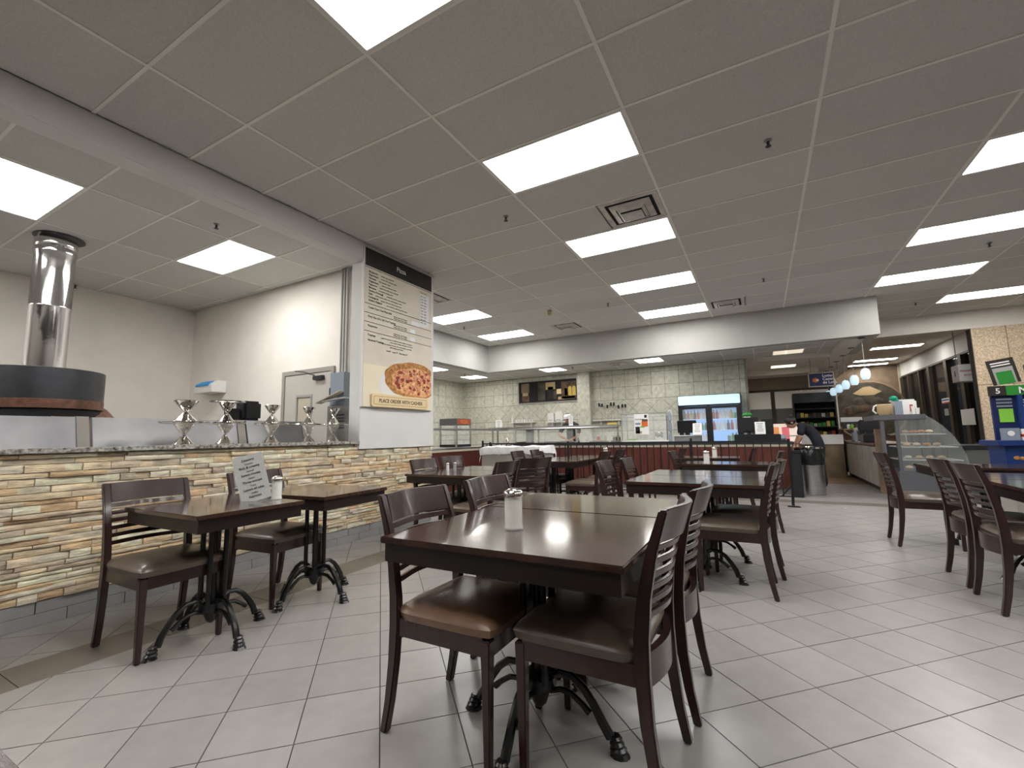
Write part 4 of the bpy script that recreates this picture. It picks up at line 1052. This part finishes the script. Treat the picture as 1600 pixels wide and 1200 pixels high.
for s in (-1,1):
    el=(-.23,-.19,1.02) if s<0 else (-.25,.17,1.02); wr=(-.30,-.15,.86) if s<0 else (-.33,.13,.86)
    skinned('forearm',[(*el,.042),((el[0]+wr[0])/2,(el[1]+wr[1])/2,(el[2]+wr[2])/2,.036),(*wr,.026)],[(0,1),(1,2)],'skin',P2)
    hand(P2, wr, (-.35,.05,-.9))
h,Q = head(P2,(-.38,0,1.28),-48,0); hair(P2,Q,True)
# person 1: cook behind the guard
P1 = thing('person','person in dark shirt and light cap preparing food behind the guard','person',(-3.98,10.25,0))
J=[(.0,0,.90,(.15,.12)),(-.01,-.03,1.10,(.15,.12)),(-.02,-.08,1.28,(.17,.12)),(-.02,-.12,1.38,(.10,.09)),(-.03,-.14,1.44,(.05,.05)),
   (-.19,-.12,1.33,.065),(-.27,-.20,1.17,.055),(.16,-.10,1.33,.065),(.20,-.16,1.14,.055),
   (-.09,0,.82,.10),(-.10,0,.46,.07),(-.10,0,.09,.048),(.09,0,.82,.10),(.10,0,.46,.07),(.10,0,.09,.048),(-.10,-.09,.05,.035),(.10,-.09,.05,.035)]
E=[(0,1),(1,2),(2,3),(3,4),(3,5),(5,6),(3,7),(7,8),(0,9),(9,10),(10,11),(11,15),(0,12),(12,13),(13,14),(14,16)]
skinned('body',J,E,'shirt_grey',P1)
skinned('forearm',[(-.27,-.20,1.17,.048),(-.20,-.30,1.10,.042),(-.08,-.38,1.04,.030)],[(0,1),(1,2)],'skin',P1); hand(P1,(-.08,-.38,1.04),(.8,-.5,-.25))
skinned('forearm',[(.20,-.16,1.14,.046),(.19,-.27,1.07,.040),(.12,-.37,1.03,.029)],[(0,1),(1,2)],'skin',P1); hand(P1,(.12,-.37,1.03),(-.5,-.8,-.25))
h,Q = head(P1,(-.04,-.20,1.50),-24,70); hair(P1,Q)
cp = MB().lathe([(.098,.03),(.100,.06),(.085,.10),(.03,.125)],n=16); obj('cap', MB().add([Q@Vector(v) for v in cp.v],cp.f),'white',P1,smooth=True)

# ================================================================ BEYOND: CONCOURSE
struct('ceiling_far', MB().box(1.72,7.2,12.25,21.5,HC,HC+.03), 'plaster')
for (x0,x1,y0,y1,lb) in ((2.87,4.03,15.75,16.20,'long light beyond the header, nearest of three'),(2.87,4.03,18.40,18.85,'long light beyond the header, middle of three'),(2.87,4.03,19.65,20.05,'long light beyond the header, farthest of three')):
    ceiling_light(x0,x1,y0,y1,HC-.02,lb,'light_far','long lights beyond the header')
struct('wall_bulkhead_right', MB().box(4.42,4.9,12.25,20.4,2.95,HC+.03), 'plaster_white')
pi = struct('wall_stone_pier', MB().box(3.76,6.9,12.02,12.24,0,3.06), 'grout')
for a,b in ((3.755,4.24),(4.25,5.3),(5.31,6.9)):
    for c,d in ((0,.62),(.63,1.93),(1.94,3.055)): box('panel','pillar_conc',pi,a,b,11.99,12.03,c,d,.003)
    
struct('wall_end', MB().box(1.8,5.2,20.4,20.6,0,HC), 'brown_wall')
struct('trim_4', MB().box(4.36,4.42,20.3,20.4,0,HC), 'cream')
# carved arch relief on the end wall
ar = thing('stone_relief','large round arched carved stone relief on the far brown wall','relief',(3.42,20.39,0))
def arc(r, n=28): return [(r*math.cos(math.pi*k/n), r*.88*math.sin(math.pi*k/n)+1.55) for k in range(n+1)]+[(-r,.3),(r,.3)][::1]
P = [(1.02*math.cos(R(a)), 1.78+.98*math.sin(R(a))) for a in range(-60,241,10)]
obj('slab', MB().prism(P,0,.10,FY), 'relief', ar)
P2_=[(1.08*math.cos(R(a)), 1.78+1.04*math.sin(R(a))) for a in range(-60,241,10)]
rim=MB()
for k in range(len(P2_)-1):
    rim.tube([(P2_[k][0],-.10,P2_[k][1]),(P2_[k+1][0],-.10,P2_[k+1][1])],.04,6)
obj('rim', rim, 'brown_wall', ar)
for k in range(9):
    a=R(20+17*k); obj('carving', MB().ball((.72*math.cos(a)*(.6+.4*(k%2)),-.10,1.6+.60*math.sin(a)*(.5+.5*((k+1)%2))),(.22,.025,.17),10,6), 'relief_clay' if k%2 else 'relief', ar, smooth=True)
obj('niche', MB().prism([(-.42,2.42),(-.2,2.34),(.2,2.34),(.42,2.46),(.1,2.66),(-.1,2.64)],0,.01,T(0,-.11,0)@FY),'straw',ar)
# windows at right, dark outside
w1 = struct('window_1', MB().box(4.42,4.48,12.25,20.4,2.90,2.95).box(4.42,4.48,12.25,20.4,0,.10), 'bronze_frame')
for y in (12.3,14.9,15.9,17.3,18.2,19.4,20.3): box('mullion','bronze_frame',w1,4.38,4.54,y-.10 if y in (14.9,15.9,17.3) else y-.04,y+.10 if y in (14.9,15.9,17.3) else y+.04,.1,2.9)
for a,b in ((12.34,14.8),(15.0,15.8),(16.0,17.2),(17.4,18.16),(18.24,19.36),(19.44,20.26)):
    box('pane','glass_dark',w1,4.46,4.475,a,b,.1,2.9)
box('transom','bronze_frame',w1,4.42,4.50,12.3,14.8,.72,.76)
for (y,z,h,w_,m,lb) in ((14.78,.98,.38,.80,'paper','white sheet taped to the dark right window'),(16.12,1.77,.14,.56,'paper','blue and red lettered sticker high on the right window'),(16.15,1.45,.18,.30,'grey_mid','small pale sticker below the lettered one on the window')):
    s_=thing('window_notice',lb,'notice',(4.372,y,z+.2 if m=='paper' and h>.3 else z)); box('sheet',m,s_,-.004,.004,-w_/2,w_/2,0,h); box('clip','trim_grey',s_,.0,.10,-.02,.02,h*.4,h*.5)
    if h==.14: box('print_line','blue',s_,-.006,-.004,-w_/2+.04,w_/2-.04,.08,.11); box('print_line','red',s_,-.006,-.004,-w_/2,w_/2,0,.03)
hs = thing('hanging_box_sign','white box sign with red lettering hanging inside the window','sign',(3.78,12.95,2.10))
box('housing','white',hs,0,.30,0,.42,0,.36,.006)
text('lettering','PRESCRIPTION',.052,'red',hs,T(.15,-.003,.20)@FY@Matrix.Scale(.78,4,(1,0,0)),.001,'CENTER',kind='stuff'); text('lettering','BODY',.052,'red',hs,T(.15,-.003,.11)@FY,.001,'CENTER',kind='stuff'); box('figure','ink',hs,-.003,0,.20,.24,.12,.24)
for q in (.04,.26): obj('hanger', MB().tube([(q,.2,.36),(q,.2,1.30)],.008,6),'trim_grey',hs)
ng = struct('night_backdrop', MB().box(6.9,7.0,12.4,21.0,-.1,3.4), 'night')  # dark board standing in for the night outside the windows
for k,(y,z,w_,h,m) in enumerate(((17.5,1.05,.5,.05,'red_glow'),(19.3,1.9,.3,.06,'lamp_glow'),(22.0,2.1,.25,.05,'lamp_glow'),(18.5,1.35,2.4,.02,'red_glow'))): box('street_glow',m,ng,-.02+6.9-.01,6.89,y,y+w_,z,z+h)
# glass front at y = 15
gl = struct('wall_far_glass', MB().box(-2.2,1.78,15.0,15.15,2.30,2.9), 'header_wall')
box('header_line','bronze_frame',gl,-2.2,1.78,14.97,15.0,2.25,2.31)
for x in (-.30,.35,1.74): box('mullion','bronze_frame',gl,x-.05,x+.05,14.98,15.06,0,2.25)
for a,b in ((-.25,.30),(.40,1.69)): box('pane','glass',gl,a,b,15.01,15.02,1.0,2.25)
struct('wall_far_room', MB().box(-3.0,2.2,17.6,17.8,0,2.9).box(-3.0,2.2,15.2,17.8,2.75,2.9), 'plaster')
fp = thing('dark_partition','dark screens behind the far glass','partition',(0,15.9,0)); box('screen','laminate_dark',fp,-1.2,.33,0,.05,0,1.80); box('screen','black_matte',fp,.42,1.0,0,.05,0,1.80)
ceiling_light(-.9,.6,16.2,16.4,2.74,'thin tube light seen through the far glass, left','light_far','tube lights behind the far glass'); ceiling_light(.8,1.7,15.9,16.1,2.74,'thin tube light seen through the far glass, right','light_far','tube lights behind the far glass')
# left side wall of passage
struct('wall_passage_left', MB().box(-.45,-.25,11.82,15.0,0,2.83), 'plaster')
# blue hanging sign
ls_ = thing('lotto_sign','blue hanging sign with an orange splash and white words','sign',(1.0,12.0,2.08))
box('frame','cream',ls_,0,.48,0,.05,0,.32,.004); box('face','blue_dark',ls_,.02,.46,-.003,0,.02,.30)
P=[(.10+.055*math.cos(R(a))*(1.25 if (a//30)%2 else .9)+.02,.15+.05*math.sin(R(a))*(1.2 if (a//30)%2 else .85)) for a in range(0,360,30)]
obj('splash', MB().prism(P,0,.002,T(.015,-.004,0)@FY),'orange',ls_); obj('splash', MB().prism([(x*.5+.03,z*.5+.075) for x,z in P],0,.002,T(.08,-.0045,0)@FY),'white',ls_)
for k,s in enumerate(('Lotto','Centre','de Loto')): text('lettering',s,.082,'ink_white',ls_,T(.265,-.005,.215-.075*k)@FY,.0008,kind='stuff')
for q in (.06,.42): obj('hanger', MB().tube([(q,.02,.32),(q,.02,.64)],.006,6),'trim_grey',ls_)
# pendant lamps
for k,y in enumerate((9.80,10.87,11.90,12.85,13.85,14.75)):
    lb = ['nearest and largest','second','third','fourth','fifth','farthest'][k]+' blue white pendant lamp in the receding row'
    p_ = thing('pendant_lamp', lb,'pendant lamp',(1.66,y,2.08),0,'pendant lamps over the coffee counter')
    obj('shade', MB().lathe([(.045,-.095),(.064,-.06),(.073,-.01),(.069,.04),(.048,.085),(.018,.10)],n=20), 'pend_glass', p_, smooth=True)
    obj('cord', MB().tube([(0,0,.10),(0,0,.64)],.006,6), 'trim_grey', p_); obj('canopy', MB().lathe([(.055,.632),(.06,.64)],n=16),'dark_steel',p_)
    obj('socket', MB().lathe([(.018,.095),(.018,.13)],n=10),'chrome',p_)
# black snack shelving
bs = thing('snack_shelf','black shelving of snacks against the far glass','shelving',(.80,14.35,0))
box('side_panel','black',bs,0,.03,0,.4,0,2.0); box('side_panel','black',bs,.93,.96,0,.4,0,2.0); box('back_panel','black_matte',bs,.03,.93,.37,.4,0,2.0); box('header','dark_steel',bs,0,.96,-.02,.4,1.86,2.12)
for z in (.95,1.2,1.45,1.68): box('shelf','black',bs,.03,.93,0,.37,z,z+.02)
r4=random.Random(2)
for z in (.97,1.22,1.47):
    for k in range(9):
        m=r4.choice(['red','straw','green','paper_dim','grey_blue','yellow','relief_clay','black'])
        hh=r4.uniform(.07,.14); o_=obj('snack_packet', MB().box(-.038,.038,-.02,.02,0,hh), m, None, .004, loc=(.80+.10+.095*k,14.50,z)); cn_={'paper_dim':'grey','straw':'tan','relief_clay':'brown','black':'black','grey_blue':'pale blue'}.get(m,m); sh_={.97:'lowest',1.22:'middle',1.47:'top'}[z]; tag(o_,'%s snack packet on the %s stocked tier of the black shelving'%(cn_,sh_),'snack','%s snack packets, %s tier'%(cn_,sh_))
# lit counter in front of it
lc = thing('lit_counter','white lit counter front with orange and pink panels','counter',(.15,13.3,0))
box('body','brown_wall',lc,0,1.55,.05,.5,0,.78); box('top','white',lc,0,1.55,0,.5,.98,1.01); box('fascia','white',lc,.70,1.55,.0,.05,.78,.98)
box('light_panel','white_lit',lc,0,.70,.02,.05,.80,1.30)
for a,m in ((.08,'orange_lit'),(.30,'pink_lit'),(.50,'white_lit')): box('picture_panel',m,lc,a,a+.16,.010,.02,.86,1.22)
# coffee counter along X=1.72
cc = thing('coffee_counter','coffee counter with pale laminate panels and red top edge','counter',(1.75,10.2,0))
box('carcass','laminate_dark',cc,.03,.62,0,3.7,.10,.82); box('toe_kick','black',cc,.08,.6,.02,3.7,0,.10); box('worktop','mahogany',cc,-.02,.66,-.02,3.72,.82,.86,.004)
for k in range(6): box('front_panel','laminate',cc,0,.03,.04+.60*k,.62+.60*k,.11,.80,.003)
box('end_post','brown_wall',cc,-.03,.05,3.72,3.84,0,1.12); box('raised_shelf','straw',cc,-.05,.60,2.9,3.84,1.12,1.145); box('end_post','brown_wall',cc,.0,.10,-.13,-.03,0,1.12)
for k,(x,y,z,w_,d_,h,m,lb) in enumerate([(1.86,11.3,.866,.24,.40,.16,'black','black till base on the coffee counter near the pastry case'),(1.90,11.9,.866,.22,.30,.24,'dark_steel','dark coffee brewer in the middle of the coffee counter'),(1.88,12.55,.866,.20,.26,.20,'grey_blue','pale blue grey machine on the coffee counter')]):
    t_=thing('coffee_machine',lb,'coffee machine',(x,y,z)); box('body',m,t_,-w_/2,w_/2,-d_/2,d_/2,0,h,.015); box('drip_tray','steel',t_,-w_/2-.05,-w_/2,-.1,.1,0,.02)
    if k==0: box('screen_stand','black',t_,-.05,.05,-.05,.05,h,h+.06); obj('screen', MB().box(-.19,.14,-.03,.03,h+.05,h+.27,Matrix.Rotation(R(6),4,'Y')), 'black', t_, .02)
    else: box('hopper','glass',t_,-.07,.07,-.07,.07,h,h+.10); box('knob','chrome',t_,-w_/2-.02,-w_/2,-.02,.02,h*.6,h*.75)
wl=thing('white_ledge_sign','long white menu strip standing above the coffee counter','sign',(1.85,13.35,1.147)); box('board','white',wl,-.16,.26,0,.03,.16,.27,.003); box('foot','dark_steel',wl,-.1,.2,-.03,.06,0,.16)
for k,(x,y,m) in enumerate(((1.86,13.05,'green_lime'),(1.80,12.98+.02,'white'),(1.95,13.2,'relief_clay'))):
    c_=obj('counter_jar', MB().lathe([(.03,0),(.035,.06),(.03,.09),(.02,.10)],n=10),m,None,smooth=True,loc=(x,13.08+.05*k,1.147)); tag(c_,['lime green jar','white jar','brown jar'][k]+' on the raised end of the coffee counter','jar')
# pastry case
pcs = thing('pastry_case','curved glass pastry display case at the end of the counter','display case',(1.62,9.2,0))
box('base','case_grey',pcs,.22,1.06,0,.82,.04,.46,.006); box('plinth','black',pcs,.26,1.02,.03,.79,0,.04); box('vent_strip','black',pcs,.45,.62,-.004,0,.10,.135)
obj('top_slab', MB().box(-.02,.62,-.02,.84,1.26,1.34), 'case_grey', pcs, .006)
for x in (.06,.24):
    box('upright','case_grey',pcs,x,x+.045,0,.05,.46,1.26)
prof=[(.62,1.32),(.70,1.26),(.80,1.16),(.90,1.02),(.98,.86),(1.04,.68),(1.06,.50)]
arc_=MB()
for y in (0.0,):
    pass
gv=[];gf=[]
for i,(x,z) in enumerate(prof): gv += [(x,0,z),(x,.82,z),(x-.006,0,z-.004),(x-.006,.82,z-.004)]
for i in range(len(prof)-1):
    a=4*i; gf += [(a,a+1,a+5,a+4),(a+2,a+6,a+7,a+3)]
obj('curved_glass', MB().add(gv,gf), 'glass_thin', pcs, smooth=True)
obj('end_glass', MB().prism([(.28,.46)]+[(1.06,.47)]+prof[::-1]+[(.28,1.27)],0,.006,FY), 'glass_thin', pcs)
for z,x1 in ((.62,1.0),(.82,.96),(1.02,.84)): box('shelf','grey_mid',pcs,.28,x1,.03,.79,z,z+.014)
r5=random.Random(4)
for z,x1 in ((.476,1.0),(.634,.95),(.834,.9),(1.034,.8)):
    for k in range(4):
        x=1.62+.38+k*(x1-.40)/4.0; o_=obj('pastry', MB().ball((0,0,.03),(.05,.08,.03),10,6), r5.choice(['straw','straw','crust','cream']), None, 0, True, loc=(x,9.2+.12+.02*k,z+.004)); sh_={.476:'bottom',.634:'second',.834:'third',1.034:'top'}[z]; tag(o_,'baked pastry on the %s level of the glass case, %s from the left'%(sh_,['first','second','third','fourth'][k]),'pastry','pastries in the glass case')
# things on top of the case
bk = thing('wicker_basket','straw basket with a white handle on the pastry case','basket',(1.78,9.35,1.34)); obj('basket', MB().lathe([(.07,0),(.10,.05),(.10,.17),(.09,.18)],n=18),'straw',bk,smooth=True); obj('handle', MB().tube([(-.11,0,.03),(-.15,0,.08),(-.13,0,.15),(-.09,0,.17)],.013,8),'white',bk,smooth=True)
cb = thing('paper_carton','white carton with red label beside the basket','carton',(2.05,9.45,1.34)); box('body','white',cb,-.14,.14,-.09,.12,0,.22,.006); box('lid','white',cb,-.16,.12,-.09,.12,.22,.245,.004); box('label','red',cb,.05,.09,-.092,-.09,.05,.16)
sheet('case_notice','pale blue white sheet standing on the pastry case','notice',1.95,9.29,1.34,.10,.22,'grey_blue',0,0,False,stand_=False)
bw = thing('green_bow','green ribbon bow on the carton','bow',(1.91,9.36,1.61)); obj('loop', MB().ball((0,0,.0),(.055,.03,.04),10,8),'teal',bw,smooth=True); obj('loop', MB().ball((.03,0,-.035),(.035,.02,.03),10,8),'teal',bw,smooth=True)
for k,(x,h) in enumerate(((2.12,.13),(2.17,.10))):
    c_=obj('paper_cup', MB().lathe([(.022,0),(.03,h)],n=12),'white',None,smooth=True,loc=(x,9.27,1.34)); tag(c_,'white paper cup on the pastry case, %s'%('taller' if k==0 else 'shorter'),'cup')
# cooler beside case
cl = thing('low_cooler','grey low cooler chest behind the pastry case','cooler',(2.86,9.9,0)); box('body','laminate_dark',cl,-.1,.9,-.3,.5,0,.78,.01); box('lid','dark_steel',cl,-.12,.92,-.32,.52,.78,.84,.006)

# ================================================================ LOTTERY STAND
lt = thing('lottery_stand','blue lottery ticket stand with green header at the right edge','display stand',(2.42,7.2,0))
box('cabinet','blue',lt,.0,.95,.05,.50,.62,.90,.006); box('lower_cabinet','laminate',lt,.04,.92,.08,.48,0,.62,.004); box('shelf','blue',lt,-.07,1.0,-.02,.52,.90,.96,.006)
box('back_board','blue_dark',lt,.02,.95,.30,.34,.96,1.485); box('header','green',lt,.14,.98,.24,.30,1.485,1.60,.002); box('header_end','sign_dark',lt,.0,.14,.238,.30,1.485,1.60,.002)
text('lettering','MyLotto',.105,'ink_white',lt,T(.24,.236,1.505)@FY,.001,kind='stuff'); text('lettering','5',.09,'ink_white',lt,T(.045,.234,1.51)@FY,.001,kind='stuff')
for k in range(7):
    c_ = box('ticket_card','paper',lt,.27,.335,.285,.30,.98+.069*k,1.022+.069*k); box('ticket_print',['red','blue','ink','grey_blue','ink','orange','green'][k],c_,.278,.327,.283,.285,.988+.069*k,1.008+.069*k)
for k in range(3): box('slot_label','grey_blue',lt,.06,.19,.285,.30,1.35+.04*k,1.372+.04*k)
box('leaflet','green_lime',lt,.07,.19,.285,.30,1.17,1.33); box('side_board','green',lt,.38,.9,.285,.30,1.05,1.5)
box('divider','blue',lt,.22,.26,.22,.34,.96,1.485); box('divider','blue',lt,.345,.37,.22,.34,.96,1.485)
lf_ = thing('leaflet_box','pale blue leaflet box with a round white mark on the stand','box',(2.44,7.34,.96)); box('box','grey_blue',lf_,0,.15,0,.05,0,.14,.003); obj('mark', MB().lathe([(.03,0),(.03,.002)],n=16), 'white', lf_, loc=(.075,-.002,.08)); lf_.children
for c_ in bpy.data.objects:
    if c_.parent == lf_ and c_.name.startswith('mark'): c_.rotation_euler = (R(90),0,0)
tk2 = thing('ticket_stack','upright stack of red and white tickets beside the leaflet box','tickets',(2.60,7.32,.96)); box('stack','paper',tk2,0,.05,0,.06,0,.13,.002); box('band','red',tk2,-.001,.051,-.001,.061,.04,.07)
for k,(x,z,w_,h_,rz) in enumerate(((2.47,1.605,.24,.30,9),(2.74,1.605,.26,.23,0))):
    s_=thing('phone_poster','dark poster of a phone with green screen above the stand, '+('left one' if k==0 else 'right one'),'poster',(x,7.46,z)); Q=Matrix.Rotation(R(-rz),4,'Y')
    obj('board', MB().box(0,w_,0,.01,0,h_,Q),'sign_dark',s_); obj('phone', MB().box(.03,w_-.03,-.003,0,.0,h_-.10,Q),'grey_mid',s_,.004); obj('screen', MB().box(.05,w_-.05,-.005,-.003,.0,h_-.15,Q),'green',s_)
    if k==0:
        for q in range(2): obj('print_line', MB().box(.03,w_-.04,-.002,0,h_-.05-.03*q,h_-.035-.03*q,Q),'ink_white',s_)
text('lettering','Lotto',.07,'ink_white',lt,T(.30,.048,.80)@FY,.001,kind='stuff'); text('lettering','Centre',.07,'ink_white',lt,T(.30,.048,.72)@FY,.001,kind='stuff')
obj('emblem', MB().ball((.085,.05,.765),(.030,.01,.022),12,6).ball((.125,.05,.76),(.028,.01,.02),12,6),'crust',lt,smooth=True)
# block standing for the trash can's dark side
box('dark_block','black_matte',tk,-.02,.13,0,.28,.0,.74,.01); box('rim','black',tk,-.03,.14,-.01,.29,.74,.78,.006)
